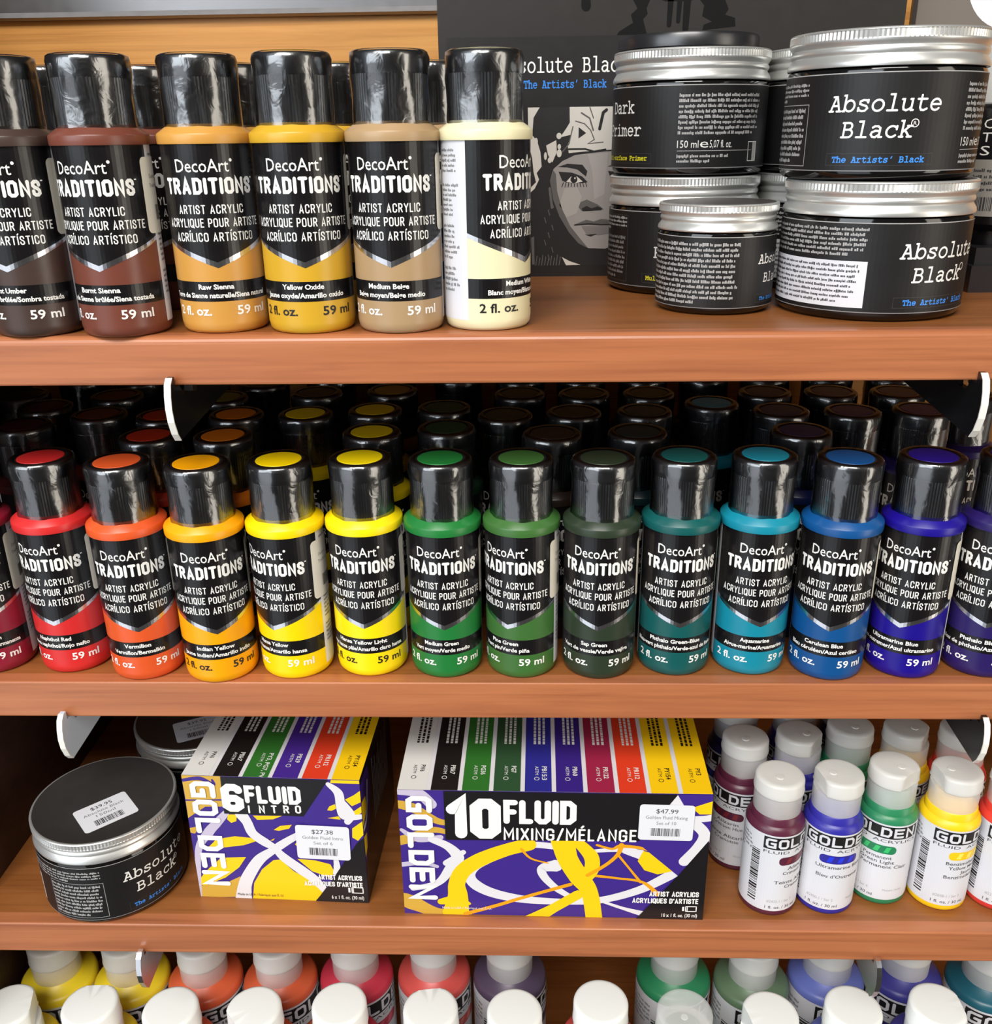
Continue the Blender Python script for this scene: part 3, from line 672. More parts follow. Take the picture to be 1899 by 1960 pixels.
def front_label(R, H):
    # variants whose small print comes before the name
    k = H / 45.5; s = R / 34.3; D = R * PI / 180; a = Art(); W = PI * R
    a.rect(-W, 3.2 * k, W, 32.7 * k, 1, K_MATTE)
    a.rect(-W, 3.2 * k, W, 3.5 * k, 2, GREYT); a.rect(-W, 32.4 * k, W, 32.7 * k, 2, LGREYT)
    adv = 4.72 * s
    a.typed('Absolute', -4 * adv, 21.4 * k, adv, 2, WHITE, .085, .1)
    a.typed('Black', -2.9 * adv, 13.6 * k, adv, 2, WHITE, .085, .1)
    u = 2.2 * adv; v = 17.6 * k
    a.stroke([(u + 1.25 * s * cos(q), v + 1.25 * s * sin(q)) for q in [2 * PI * j / 14 for j in range(15)]], .28 * s, 2, WHITE)
    ad2 = 1.72 * s
    a.typed("The Artists' Black", -9.2 * ad2, 6.0 * k, ad2, 2, BLUET, .12, .08)
    a.frame(-32 * D, 5.0 * k, 32 * D, 8.6 * k, .12, 2, DGREYT)
    return a, D, k, s, R
def jar(x, y, z, phi, label, R, H, lab, group='black paint jars', topmat=None, sx=1):
    t = thing('paint_jar', label, 'jar', (x, y, z), face_cam(x, y) + rad(phi), group)
    key = (R, H)
    if key not in _jm: _jm[key] = (jar_body(R, H), jar_lid(R, H, ALUTOP))
    link('jar', _jm[key][0], t); link('label', lab, t); link('lid', _jm[key][1], t)
    return t
_jm = {}
RJ, HJ = 34.1, 48.2
LB = jar_label(RJ, HJ, 'black')
a, D, k, s, R = front_label(RJ, HJ)
a.greek(-140 * D, -46 * D, 21.6 * k, 31.4 * k, 6, 2, LGREYT, .6, .5, seed=12)
a.rect(-140 * D, 4.8 * k, -49 * D, 20.2 * k, 2, PANELW); a.greek(-138 * D, -52 * D, 6 * k, 19.6 * k, 8, 3, DGREYT, .5, .42, seed=13)
b = MB(); a.put(b, cyl(RJ, .05), 1.8); LB2 = b.mesh('label')
a, D, k, s, R = front_label(22.6, 40.2)
a.greek(-165 * D, -52 * D, 4.6 * k, 30.8 * k, 12, 2, LGREYT, .6, .42, seed=14)
b = MB(); a.put(b, cyl(22.6, .05), 1.6); LB3 = b.mesh('label')
LP = jar_label(32.3, 48.0, 'primer')
jar(128.6, 29.8, Z1, 48, 'black paint jar with a white text sticker, lower jar of the right stack', RJ, HJ, LB2)
jar(125.8, 30.5, Z1 + HJ, 2, 'black paint jar with its name facing front, upper jar of the right stack', RJ, HJ, LB)
jar(70.0, 34.9, Z1, 76, 'smallest black paint jar, standing in front on the top shelf', 22.6, 40.2, LB3)
jar(65.2, 92.0, Z1, 2, 'grey primer jar standing on the shelf behind the smallest jar', 32.3, 48.0, LP)
jar(65.4, 91.0, Z1 + 48.0, -57, 'grey primer jar stacked on another primer jar, white lettering at left', 32.3, 48.0, LP)
jar(133, 98.6, Z1, 90, 'black paint jar at the back of the top shelf, lower of its stack', RJ, HJ, LB2)
jar(133, 98.6, Z1 + HJ, 100, 'black paint jar at the back of the top shelf, upper of its stack', RJ, HJ, LB2)
b = MB(); b.lathe([(28.0, 0), (28.8, .6), (28.9, 4.6), (28.3, 5.6), (27, 5.8)], K_CAP, 64)
thing('plastic_lid', 'loose black plastic lid lying on the upper primer jar', 'lid', (63.5, 91, Z1 + 2 * 48.0), me=soft(b.mesh('plastic_lid'), 40))

def price_tag(w_, h_, l1, l2, l3, white=STICKW):
    a = Art(); a.rrect(-w_ / 2, -h_ / 2, w_ / 2, h_ / 2, 1.6, 0, white)
    a.text(l1, -w_ * .2, w_ * .2, h_ * .26, h_ * .12, 1, DGREYT); a.text(l2, -w_ * .38, w_ * .38, h_ * .1, h_ * .09, 1, GREYT); a.text(l3, -w_ * .18, w_ * .18, -h_ * .06, h_ * .09, 1, GREYT)
    a.bars(-w_ * .27, w_ * .27, -h_ * .38, -h_ * .16, 1, DGREYT, 6)
    return a
pt = price_tag(25.5, 20, '$39.95', 'Absolute Black', '150ml')
b = MB(); pt.put(b, lambda u, v, l: (u, v, .06 + .05 * l)); PT = b.mesh('price_sticker')
def lid_tag(o, wx, wy, ang):
    r = o.rotation_euler[2]; lx = wx * cos(-r) - wy * sin(-r); ly = wx * sin(-r) + wy * cos(-r)
    link('price_sticker', PT, o, (lx, ly, HJ - .1), ang - r)
j3 = jar(-214.0, 28.5, Z3, 33, 'large black paint jar with a price sticker on its lid, front left of third shelf', RJ, HJ, LB)
lid_tag(j3, 5.2, -10.5, rad(42))
j4 = jar(-191, 101.5, Z3, 20, 'black paint jar with a price sticker on its lid, behind the front jar', RJ, HJ, LB)
lid_tag(j4, 5, -13, rad(27))

# ------------------------------------------------------------------ display board, pocket card, grey card
def homog(src, dst):
    # 3x3 homography through four point pairs
    A = []
    for (x, y), (u, v) in zip(src, dst):
        A.append([x, y, 1, 0, 0, 0, -u * x, -u * y, u]); A.append([0, 0, 0, x, y, 1, -v * x, -v * y, v])
    n = 8
    for i in range(n):
        pv = max(range(i, n), key=lambda r: abs(A[r][i])); A[i], A[pv] = A[pv], A[i]
        for r in range(n):
            if r != i:
                f = A[r][i] / A[i][i]
                A[r] = [p - f * q for p, q in zip(A[r], A[i])]
    h = [A[i][8] / A[i][i] for i in range(n)] + [1]
    return lambda x, y: ((h[0] * x + h[1] * y + h[2]) / (h[6] * x + h[7] * y + 1), (h[3] * x + h[4] * y + h[5]) / (h[6] * x + h[7] * y + 1))
BOARDK = mat('board_black_card', (36, 32, 29), 0.46); ROBOT = mat('print_deep_black', (8, 7, 7), 0.6, spec=.2)
P1 = mat('portrait_light', (206, 200, 190), 0.5); P2 = mat('portrait_mid', (150, 144, 140), 0.5); P3 = mat('portrait_dark', (92, 88, 86), 0.5); P4 = mat('portrait_black', (30, 28, 28), 0.5)
t = thing('display_board', 'tall black display board with a dark printed figure, behind the jars', 'display board', (0, 134, Z1))
b = MB(); b.box(-44.5, 167, 0, 3, 0, 150, BOARDK); link('board', b.mesh('board'), t)
a = Art()  # dark printed silhouette of a standing figure
rq = lambda x, y: (-3.3 + (830 + x / 2.713 - 1010) * .2447, 76.9 - (y / 2.713 - 206) * .2395)
for pl in (((1015, -200), (1110, -200), (1110, 35), (1180, 52), (1300, 52), (1350, 30), (1350, -200), (1490, -200), (1480, 0), (1472, 60), (1495, 110), (1480, 135), (1530, 150), (1535, 190), (1370, 205), (1375, 180), (1415, 165), (1365, 140), (1372, 90), (1345, 60), (1290, 70), (1180, 70), (1108, 45), (1085, 100), (1092, 125), (1070, 150), (1090, 215), (930, 235), (950, 205), (1020, 165), (1008, 128), (1040, 100), (1016, 60)),
           ((1520, -60), (1530, 40), (1560, 47), (1640, 20), (1720, -10), (1720, -60))): a.poly([rq(*p) for p in pl], 1, ROBOT)
for x0, y1, w0 in ((1205, 178, 30), (1250, 162, 26), (1288, 200, 38)): a.stroke([rq(x0, 50), rq(x0 - 4, y1)], [w0 * .09, w0 * .07], 1, ROBOT)
a.stroke([rq(775, -40), rq(782, 85)], [3.0, 4.4], 1, ROBOT); a.stroke([rq(840, -20), rq(822, 45)], [2.0, .8], 1, ROBOT)
b = MB(); a.put(b, lambda u, v, l: (u, -.06 * l, v)); link('printed_figure', b.mesh('printed_figure'), t)
t = thing('pocket_card', 'black card with a printed grey face, beside the cream white bottle', 'card', (0, 126, Z1))
b = MB(); b.box(-40.2, 65, 0, 1.2, 0, 106, mat('card_black', (33, 30, 30), 0.4)); b.box(-40.2, -38.8, 1.2, 7.6, 0, 105.5, BOARDK)
link('card', b.mesh('card'), t)
KX, KZ = .2412 / 4.083, .236 / 4.083
U0, V0 = -3.3, 76.6
q = lambda x, y: (U0 + (x - 125) * KX, V0 - (y - 515) * KZ)
def Q(*pts): return [q(*p) for p in pts]
a = Art()
a.poly(Q((125, 515), (1120, 515), (1120, 1750), (170, 1750)), 1, P4)
a.poly(Q((125, 515), (218, 515), (170, 590), (160, 720), (200, 770), (225, 850), (235, 960), (195, 1010), (215, 1060), (180, 1130), (140, 1165), (150, 1120), (190, 1080), (170, 1000), (160, 900), (130, 780)), 2, P1)
a.poly(Q((452, 515), (740, 515), (740, 840), (560, 850), (450, 860), (440, 800), (470, 720), (380, 740), (430, 670), (455, 630)), 2, P1)
a.poly(Q((740, 515), (1120, 515), (1120, 820), (740, 840)), 2, P1)
a.poly(Q((270, 800), (350, 760), (355, 850), (320, 930), (285, 870)), 2, P1)
for x, y, rx, ry in ((371, 729, 20, 24), (374, 860, 20, 30), (374, 810, 14, 20), (299, 912, 16, 22), (265, 880, 12, 30), (190, 770, 14, 30)): 
    c = q(x, y); a.disc(c[0], c[1], rx * KX, ry * KZ, 3, P1)
a.poly(Q((525, 665), (585, 710), (525, 750)), 3, P4)
a.stroke(Q((500, 620), (570, 640), (620, 690), (650, 760), (600, 790), (720, 780)), .5, 3, P3); a.stroke(Q((545, 560), (610, 600), (640, 690)), .7, 3, P3)
a.stroke(Q((450, 830), (580, 830), (650, 850), (740, 835)), .8, 3, P4); a.stroke(Q((690, 680), (715, 560), (740, 540)), 1.4, 3, P4); a.stroke(Q((610, 520), (640, 600)), .5, 3, P3)
a.stroke(Q((480, 660), (450, 790), (400, 850)), .5, 3, P3)
face = Q((302, 1070), (330, 980), (400, 920), (500, 875), (740, 850), (900, 850), (1010, 900), (1060, 1000), (1060, 1200), (1010, 1420), (900, 1560), (760, 1615), (620, 1610), (540, 1570), (460, 1480), (380, 1350), (330, 1220))
a.poly(face, 2, P2)
a.poly(Q((420, 1130), (520, 1120), (560, 1200), (520, 1330), (440, 1360), (380, 1260)), 3, mat('portrait_cheek', (164, 158, 153), 0.5))
a.poly(Q((600, 870), (760, 860), (740, 1180), (660, 1220), (640, 1000)), 3, mat('portrait_brow_light', (162, 156, 151), 0.5))
a.poly(Q((302, 1070), (330, 1220), (380, 1350), (460, 1480), (540, 1570), (620, 1610), (560, 1540), (470, 1430), (400, 1290), (360, 1150), (350, 1020), (330, 990)), 3, P3)
for dx, sx in ((0, 1), (395, 1)):  # brow, eye, lashes
    E_ = lambda *p: [q(x + dx, y) for x, y in p]
    a.poly(E_((365, 965), (440, 940), (560, 950), (600, 1000), (590, 1040), (520, 985), (440, 968)), 4, P4)
    a.poly(E_((370, 1000), (480, 1010), (560, 1040), (605, 1085), (560, 1090), (440, 1085), (400, 1070)), 4, P4)
    a.poly(E_((432, 1080), (470, 1040), (520, 1040), (565, 1080), (500, 1092)), 5, P1)
    c = q(494 + dx, 1062); a.disc(c[0], c[1], 28 * KX, 28 * KZ, 6, P4); c = q(502 + dx, 1052); a.disc(c[0], c[1], 7 * KX, 7 * KZ, 7, P1)
    for kx in range(410, 600, 22): a.stroke(E_((kx, 1085), (kx - 12 + (kx - 410) * .14, 1118)), .35, 4, P4)
a.poly(Q((550, 1240), (600, 1220), (690, 1260), (740, 1300), (560, 1310), (535, 1280)), 3, P3)
a.poly(Q((560, 1290), (600, 1270), (640, 1290), (690, 1275), (725, 1290), (720, 1305), (640, 1310), (570, 1312)), 4, P4)
a.poly(Q((510, 1415), (600, 1380), (660, 1395), (720, 1375), (800, 1385), (880, 1420), (720, 1425)), 4, P3); a.stroke(Q((505, 1420), (620, 1412), (720, 1420), (880, 1420)), .55, 5, P4)
a.poly(Q((560, 1430), (720, 1430), (860, 1430), (800, 1490), (700, 1505), (600, 1490)), 4, mat('portrait_lip', (120, 114, 112), 0.5)); a.poly(Q((590, 1500), (690, 1495), (640, 1515)), 4, P4)
a.poly(Q((405, 1680), (470, 1715), (560, 1745), (440, 1748)), 3, P1); a.poly(Q((150, 1520), (175, 1510), (180, 1740), (160, 1740)), 3, P3)
for kx in range(190, 400, 24): a.stroke(Q((kx, 1745), (kx + 10, 1700 - (kx % 40))), .4, 3, P3)
for yy in range(1240, 1700, 60): a.stroke(Q((250 + (yy % 90), yy), (262 + (yy % 90), yy + 40)), .4, 3, P3)
a.stroke(Q((300, 1130), (320, 1280)), 1.2, 3, P3)
cw = 4.55
a.typed('Absolute Black', -16.3, 91.4, 4.2, 1, WHITE, .095, 0, 1.37)
a.typed("The Artists' Black", -5.2, 84.8, 2.11, 1, BLUET, .12, 0, 1.42)
b = MB(); a.put(b, lambda u, v, l: (u, -.05 * l, v), None, (-40, 64.5, .5, 105.5)); link('printed_face', b.mesh('printed_face'), t)
t = thing('grey_card', 'grey display card with a white round print in the top right corner', 'card', (0, 150, Z1))
b = MB(); b.box(177.5, 262, 0, 1.5, 0, 150, mat('card_grey', (112, 104, 96), 0.6)); b.box(175.5, 177.4, -1, 2, 0, 150, mat('card_edge', (58, 54, 52), 0.3)); link('card', b.mesh('card'), t)
b = MB(); a = Art(); a.disc(221, 129, 21.5, 21.5, 1, STICKW, 40); a.stroke([(213, 118), (217, 124), (223, 121)], 1.4, 2, BLUET); a.put(b, lambda u, v, l: (u, -.06 * l, v)); link('round_print', b.mesh('round_print'), t)

# bottle with clear cap and its stand at the right end of the top shelf
t = thing('display_stand', 'low black stand at the right end of the top shelf', 'stand', (203, 86, Z1))
b = MB(); b.box(-19.5, 42, -22, 22, 0, 11, K_CAP); b.box(-17, 40, -18, 20, 11, 18, K_CAP); link('base', b.mesh('base'), t)
t = thing('marker_bottle', 'black bottle with a clear cap and barcode sticker, at right edge', 'bottle', (199, 86, Z1 + 18), face_cam(199, 86))
b = MB(); b.lathe([(10, 0), (11, 2), (11.5, 6), (15.5, 9), (16, 12), (16, 54), (15, 55.5), (12, 57)], K_LABEL, 56); link('body', soft(b.mesh('body'), 40), t)
b = MB(); b.lathe([(14.5, 55.8), (15.3, 56.3), (14.6, 74), (14.2, 84), (13.2, 85.4)], CLEAR, 48); link('cap', soft(b.mesh('cap'), 40), t)
b = MB(); a = Art(); a.rrect(-14, 8.8 + 3.5, 14, 8.8 + 26, 1.5, 1, mat('sticker_grey', (146, 142, 134), 0.5)); a.greek(-11, 10, 22, 32, 4, 2, DGREYT, .5, .7, seed=3); a.bars(-11, 11, 14.5, 20, 2, DGREYT, 8)
a.put(b, cyl(16, .05), 1.5); link('barcode_sticker', b.mesh('barcode_sticker'), t)
b = MB(); a = Art()
for i_, ch in enumerate('STC'): a.text(ch, -9.5, -5.5, 36.5 + i_ * 5.2, 3.6, 2, WHITE)
a.put(b, cyl(16, .05), 1.5); link('lettering', b.mesh('lettering'), t)

# ------------------------------------------------------------------ printed paint set boxes
def carton(name, label, x, y, z, rz, w_, d_, h_, frontart, toparts, tag=None, sideart=None):
    t = thing('paint_set_box', label, 'box', (x, y, z), rz, 'printed paint set boxes')
    b = MB(); b.box(0, w_, 0, d_, 0, h_, BBLK); link('carton', b.mesh('carton'), t)
    b = MB(); frontart.put(b, lambda u, v, l: (u, -.06 * (l + 1), v), None, (.01, w_ - .01, .01, h_ - .01)); link('front_print', b.mesh('front_print'), t)
    b = MB(); toparts.put(b, lambda u, v, l: (u, v, h_ + .06 * (l + 1)), None, (.01, w_ - .01, .01, d_ - .01)); link('top_print', b.mesh('top_print'), t)
    if sideart:
        b = MB(); sideart.put(b, lambda u, v, l: (w_ + .06 * (l + 1), u, v), None, (.01, d_ - .01, .01, h_ - .01)); link('side_print', b.mesh('side_print'), t)
    if tag:
        ta, u, v, r_ = tag
        b = MB(); ta.put(b, lambda a_, c_, l: (u + a_ * cos(r_) - c_ * sin(r_), -1.05 - .05 * l, v + a_ * sin(r_) + c_ * cos(r_))); link('price_sticker', b.mesh('price_sticker'), t)
    return t
W10, H10 = 143.5, 73.0
q = homog([(118, 422), (1792, 440), (1737, 1116), (155, 1097)], [(0, H10), (W10, H10), (W10, 0), (0, 0)])
SC = W10 / 1630.0
def spl(a, pts, ws, layer, mt): a.spline([q(*p) for p in pts], [w_ * SC for w_ in ws], layer, mt)
a = Art()
a.rect(0, 0, W10, H10, 0, PURP)
spl(a, [(118, 500), (200, 520), (330, 590), (400, 600)], [50, 60, 40, 30], 1, OCHRE); spl(a, [(130, 700), (200, 680), (300, 640), (380, 650)], [60, 60, 40, 30], 1, OCHRE)
spl(a, [(150, 1020), (200, 1040), (330, 1090), (500, 1095)], [90, 100, 60, 30], 1, OCHRE)
spl(a, [(120, 430), (230, 440), (300, 500)], [40, 60, 60], 1, BLAV); spl(a, [(140, 640), (230, 690), (350, 680)], [20, 40, 30], 1, BLAV); spl(a, [(140, 830), (250, 820), (330, 840)], [30, 30, 20], 1, BLAV)
spl(a, [(300, 690), (390, 730), (440, 790), (400, 850), (330, 930), (200, 960)], [40, 50, 70, 60, 40, 30], 2, BWHT); spl(a, [(470, 760), (380, 820)], [30, 40], 2, BWHT)
spl(a, [(960, 725), (800, 720), (640, 790), (540, 840), (505, 890), (540, 940), (640, 985), (800, 1015), (1000, 1025), (1200, 1015), (1400, 960), (1560, 880), (1640, 830)], [40, 40, 30, 40, 60, 66, 60, 50, 40, 44, 50, 60, 50], 3, BWHT)
spl(a, [(820, 715), (700, 745), (560, 800), (470, 860), (435, 930), (440, 1000), (430, 1090)], [80, 80, 90, 90, 90, 110, 150], 4, BYEL)
spl(a, [(350, 1030), (430, 1020), (500, 1040)], [40, 60, 20], 4, BYEL)
spl(a, [(960, 830), (890, 845), (900, 890), (960, 950), (1040, 1000)], [80, 50, 46, 40, 30], 3, BWHT)
spl(a, [(1060, 1010), (1130, 1010)], [50, 50], 4, BWHT)
spl(a, [(1000, 690), (1025, 790), (1085, 890), (1140, 970), (1165, 1120)], [130, 110, 110, 90, 90], 5, BYEL)
spl(a, [(1090, 710), (1150, 780), (1150, 850), (1110, 910)], [60, 80, 80, 60], 5, BYEL)
spl(a, [(830, 1130), (950, 1060), (1080, 985)], [90, 60, 60], 5, BYEL); spl(a, [(480, 1095), (640, 1050), (800, 1000), (1040, 930)], [24, 22, 20, 22], 5, BYEL2)
for pts, ws in ([[(1130, 880), (1230, 820), (1290, 765), (1310, 715)], [22, 20, 22, 30]], [[(1150, 880), (1290, 895), (1420, 915), (1500, 980)], [18, 14, 16, 30]], [[(1290, 765), (1350, 840), (1410, 915)], [14, 12, 16]],
               [[(780, 740), (830, 790), (920, 815)], [16, 12, 8]], [[(1180, 715), (1260, 735), (1310, 720), (1450, 740), (1600, 820)], [14, 14, 22, 16, 22]]): spl(a, pts, ws, 5, BYEL2)
spl(a, [(1330, 740), (1420, 770)], [50, 60], 4, BWHT); a.poly([q(*p) for p in ((1395, 800), (1425, 745), (1480, 760), (1560, 820), (1640, 815), (1600, 850), (1500, 872), (1430, 850))], 5, BYEL)
spl(a, [(1150, 750), (1300, 740), (1420, 750)], [20, 30, 20], 3, BWHT); spl(a, [(1200, 1020), (1320, 1060), (1430, 1090)], [16, 20, 40], 3, BWHT)
a.poly([q(*p) for p in ((1380, 690), (1620, 430), (1800, 430), (1800, 690), (1620, 890))], 6, PURP)
a.poly([q(*p) for p in ((1480, 560), (1605, 438), (1640, 500), (1700, 520), (1660, 620), (1500, 620))], 7, BWHT)
a.poly([q(*p) for p in ((1680, 510), (1800, 470), (1800, 545), (1720, 545))], 7, BYEL)
spl(a, [(1600, 560), (1720, 570), (1800, 560)], [20, 40, 40], 7, BWHT); spl(a, [(1690, 590), (1745, 650), (1720, 720), (1640, 800)], [60, 60, 70, 60], 7, BWHT)
a.poly([q(*p) for p in ((365, 420), (1615, 430), (1400, 692), (376, 690))], 8, BBLK)
a.poly([q(*p) for p in ((1600, 885), (1770, 685), (1745, 1125), (1378, 1120))], 8, BBLK)
def qt(a, s, x0, x1, yb, yt, mt, bold=0.0, layer=9, pen=0, gap=.3):
    u0 = q(x0, yb); u1 = q(x1, yb); tp = q(x0, yt)
    if pen: a.caps(s, u0[0], u1[0], u0[1], tp[1] - u0[1], layer, mt, pen, gap)
    else: a.text(s, u0[0], u1[0], u0[1], tp[1] - u0[1], layer, mt, bold)
qt(a, '10', 388, 668, 680, 462, WHITE, pen=.25, gap=.34); qt(a, 'FLUID', 688, 1068, 600, 470, WHITE, pen=.22, gap=.32); qt(a, 'MIXING/MÉLANGE', 686, 1388, 688, 622, WHITE, pen=.15, gap=.30)
u = q(150, 455); u2 = q(330, 1075)
a.block('GOLDEN', u[1], 3.4, 8.6, 12.6, 9, WHITE, .15, 1.2, rot=-90)
qt(a, 'ARTIST ACRYLICS', 1455, 1716, 990, 962, WHITE, pen=.2); qt(a, "ACRYLIQUES D'ARTISTE", 1365, 1713, 1026, 998, WHITE, pen=.2); qt(a, '10 x 1 fl. oz. (30 ml)', 1520, 1707, 1100, 1082, WHITE, .01)
qt(a, 'Made in USA / Fabriqué aux É.-U.', 358, 620, 1066, 1054, BWHT)
u0 = q(1628, 1072); u1 = q(1707, 1042); a.frame(u0[0] + 1.4, u0[1], u1[0], u1[1], .5, 9, WHITE); a.rect(u0[0], u0[1] + .5, u0[0] + .9, u1[1] - .5, 9, WHITE); a.rect(u0[0] + 2.2, u0[1] + .5, u0[0] + 2.6, u1[1] - .5, 9, WHITE)
def stripes(cols, codes, w_, d_):
    t_ = Art(); n = len(cols); t_.rect(0, 0, w_, d_, 0, BWHT); p = w_ / n; rr = random.Random(4)
    for i, (c, cd_) in enumerate(zip(cols, codes)):
        g = p * .07
        t_.rect(i * p + (0 if i == 0 else g), 0, (i + 1) * p - (g if i < n - 1 else 0), d_, 1, c)
        ink = BLACKT if c in (BWHT, BYEL, SWH) else OFFW
        x = i * p + p * .62
        t_.text(cd_, 20, 10.5, x, 2.2, 2, ink, .02, rot=-90) if False else t_.text(cd_, 18.5, 18.5 + len(cd_) * 1.7, x, 2.3, 2, ink, .02, rot=-90)
        t_.text('ASTM', 18.5, 25, x - 3.2, 1.6, 2, ink, 0, rot=-90)
        t_.stroke([(x - 2.4 + 1.1 * cos(a_), 9.2 + 1.1 * sin(a_)) for a_ in [2 * PI * j / 10 for j in range(11)]], .3, 2, ink, False)
        for row in range(3): 
            y = 36.0
            while y < 62:
                L_ = rr.uniform(1, 3); t_.rect(x - 4 + row * 2.2, y, x - 4 + row * 2.2 + 1.2, y + L_, 2, ink); y += L_ + .5
    return t_
SWH = mat('stripe_white', (224, 222, 216), 0.4); SK = mat('stripe_black', (30, 26, 26), 0.35); SG = mat('stripe_green', (48, 112, 42), 0.4); SDG = mat('stripe_dark_green', (46, 80, 50), 0.4); SB = mat('stripe_blue', (44, 44, 140), 0.4)
SI = mat('stripe_indigo', (56, 34, 128), 0.4); SM = mat('stripe_crimson', (158, 36, 70), 0.4); SR = mat('stripe_red', (224, 62, 34), 0.4); SPU = mat('stripe_purple', (70, 40, 140), 0.4)
carton('paint_set_box', 'wider purple and yellow paint box with a large white number 10', -63.9, 4.4, Z3, rad(-.8), W10, 62, H10, a,
       stripes([SWH, SK, SG, SDG, SB, SI, SM, SR, BYEL, BYEL], ['PW6', 'PBk7', 'PG36', 'PG7', 'PB15:3', 'PB60', 'PR122', 'PR112', 'PY154', 'PY3'], W10, 62),
       (price_tag(25, 20, '$47.99', 'Golden Fluid Mixing', 'Set of 10'), 123.2, 57.6, rad(-1)))
W6, H6 = 84.8, 73.0
q = homog([(85, 515), (1668, 572), (1737, 1662), (265, 1592)], [(0, H6), (W6, H6), (W6, 0), (0, 0)]); SC = W6 / 1530.0
a = Art(); a.rect(0, 0, W6, H6, 0, PURP)
YL = BYEL
a.poly([q(*p) for p in ((85, 515), (430, 515), (460, 800), (300, 800), (150, 900), (120, 700))], 1, OCHRE)
spl(a, [(120, 740), (300, 740), (450, 740)], [16, 10, 16], 2, PURP); spl(a, [(100, 560), (250, 545), (370, 600), (360, 560)], [30, 40, 30, 20], 2, PURP)
a.poly([q(*p) for p in ((160, 990), (260, 970), (210, 1040), (170, 1030))], 1, OCHRE)
spl(a, [(480, 860), (400, 950), (330, 1030), (240, 1200), (260, 1600)], [60, 80, 90, 60, 30], 2, BLAV)
a.poly([q(*p) for p in ((400, 1090), (560, 1065), (700, 1080), (750, 1110), (640, 1145), (460, 1165), (320, 1170))], 2, YL)
a.poly([q(*p) for p in ((440, 1255), (660, 1250), (600, 1340), (480, 1430), (300, 1500), (230, 1480), (300, 1380))], 2, YL)
a.poly([q(*p) for p in ((260, 1500), (500, 1470), (610, 1420), (600, 1600), (265, 1600))], 2, OCHRE)
a.poly([q(*p) for p in ((720, 1620), (730, 1480), (800, 1360), (900, 1280), (960, 1275), (1080, 1380), (1240, 1470), (1340, 1560), (1270, 1640))], 2, YL)
a.poly([q(*p) for p in ((1110, 1270), (1270, 1285), (1400, 1320), (1440, 1390), (1400, 1440), (1240, 1380))], 2, YL)
a.poly([q(*p) for p in ((500, 870), (580, 870), (575, 930), (530, 945), (495, 915))], 3, YL)
a.poly([q(*p) for p in ((720, 880), (980, 885), (900, 915), (760, 920))], 3, YL)
a.poly([q(*p) for p in ((905, 1010), (960, 975), (1065, 965), (1040, 1000), (950, 1018))], 3, YL); a.poly([q(*p) for p in ((1090, 1140), (1130, 1095), (1200, 1080), (1180, 1150), (1120, 1165))], 3, YL); a.poly([q(*p) for p in ((870, 1105), (915, 1085), (900, 1105))], 3, YL)
spl(a, [(620, 870), (670, 940), (720, 1040), (830, 1120), (920, 1170)], [110, 90, 90, 90, 60], 4, BWHT)
spl(a, [(1200, 1020), (1060, 1090), (960, 1150), (900, 1190), (780, 1270), (690, 1400), (650, 1500), (640, 1640)], [60, 70, 80, 70, 100, 110, 120, 160], 4, BWHT)
spl(a, [(920, 1180), (1000, 1260), (1150, 1370), (1260, 1450), (1360, 1560)], [60, 90, 100, 90, 60], 4, BWHT)
a.poly([q(*p) for p in ((1165, 900), (1400, 545), (1680, 560), (1740, 1100), (1640, 1140), (1560, 1260), (1440, 1290), (1300, 1280))], 4, PURP)
a.poly([q(*p) for p in ((1420, 540), (1680, 560), (1670, 600), (1410, 590))], 5, YL)
spl(a, [(1390, 600), (1480, 680), (1500, 800), (1530, 880), (1620, 900), (1700, 890)], [40, 80, 80, 90, 60, 40], 6, BWHT); spl(a, [(1500, 750), (1590, 870), (1560, 940)], [60, 70, 60], 6, BWHT)
for pl in (((1540, 740), (1620, 700), (1690, 650), (1690, 760), (1600, 800)), ((1610, 850), (1700, 790), (1700, 850), (1640, 890)), ((1380, 835), (1400, 800), (1450, 780), (1460, 820), (1420, 840)), ((1600, 1000), (1700, 930), (1715, 1040), (1650, 1110), (1600, 1080)), ((1380, 905), (1480, 890), (1500, 920))): a.poly([q(*p) for p in pl], 6, YL)
spl(a, [(1450, 1270), (1460, 1340), (1440, 1400)], [40, 60, 30], 6, BWHT)
a.poly([q(*p) for p in ((430, 505), (1405, 540), (1170, 888), (470, 858))], 7, BBLK)
a.poly([q(*p) for p in ((1640, 1130), (1720, 1070), (1760, 1700), (1265, 1650), (1420, 1450))], 7, BBLK)
qt(a, '6', 465, 650, 838, 588, WHITE, 0, 8, .25); qt(a, 'FLUID', 660, 1150, 765, 605, WHITE, 0, 8, .22, .32)
for i_, ch in enumerate('INTRO'): x_ = (686, 780, 888, 995, 1100)[i_]; qt(a, ch, x_, x_ + (14 if ch == 'I' else 52), 855 + i_, 785 + i_, WHITE, 0, 8, .19)
a.block('GOLDEN', H6 - 3.2, 3.2, 8.9, 12.6, 8, WHITE, .15, 1.19, rot=-90)
qt(a, 'ARTIST ACRYLICS', 1295, 1680, 1448, 1404, WHITE, 0, 8, .2); qt(a, "ACRYLIQUES D'ARTISTE", 1175, 1685, 1500, 1458, WHITE, 0, 8, .2); qt(a, '6 x 1 fl. oz. (30 ml)', 1412, 1695, 1618, 1588, WHITE, .01, 8)
qt(a, 'Made in USA / Fabriqué aux É.-U.', 590, 990, 1580, 1560, DGREYT, 0, 8)
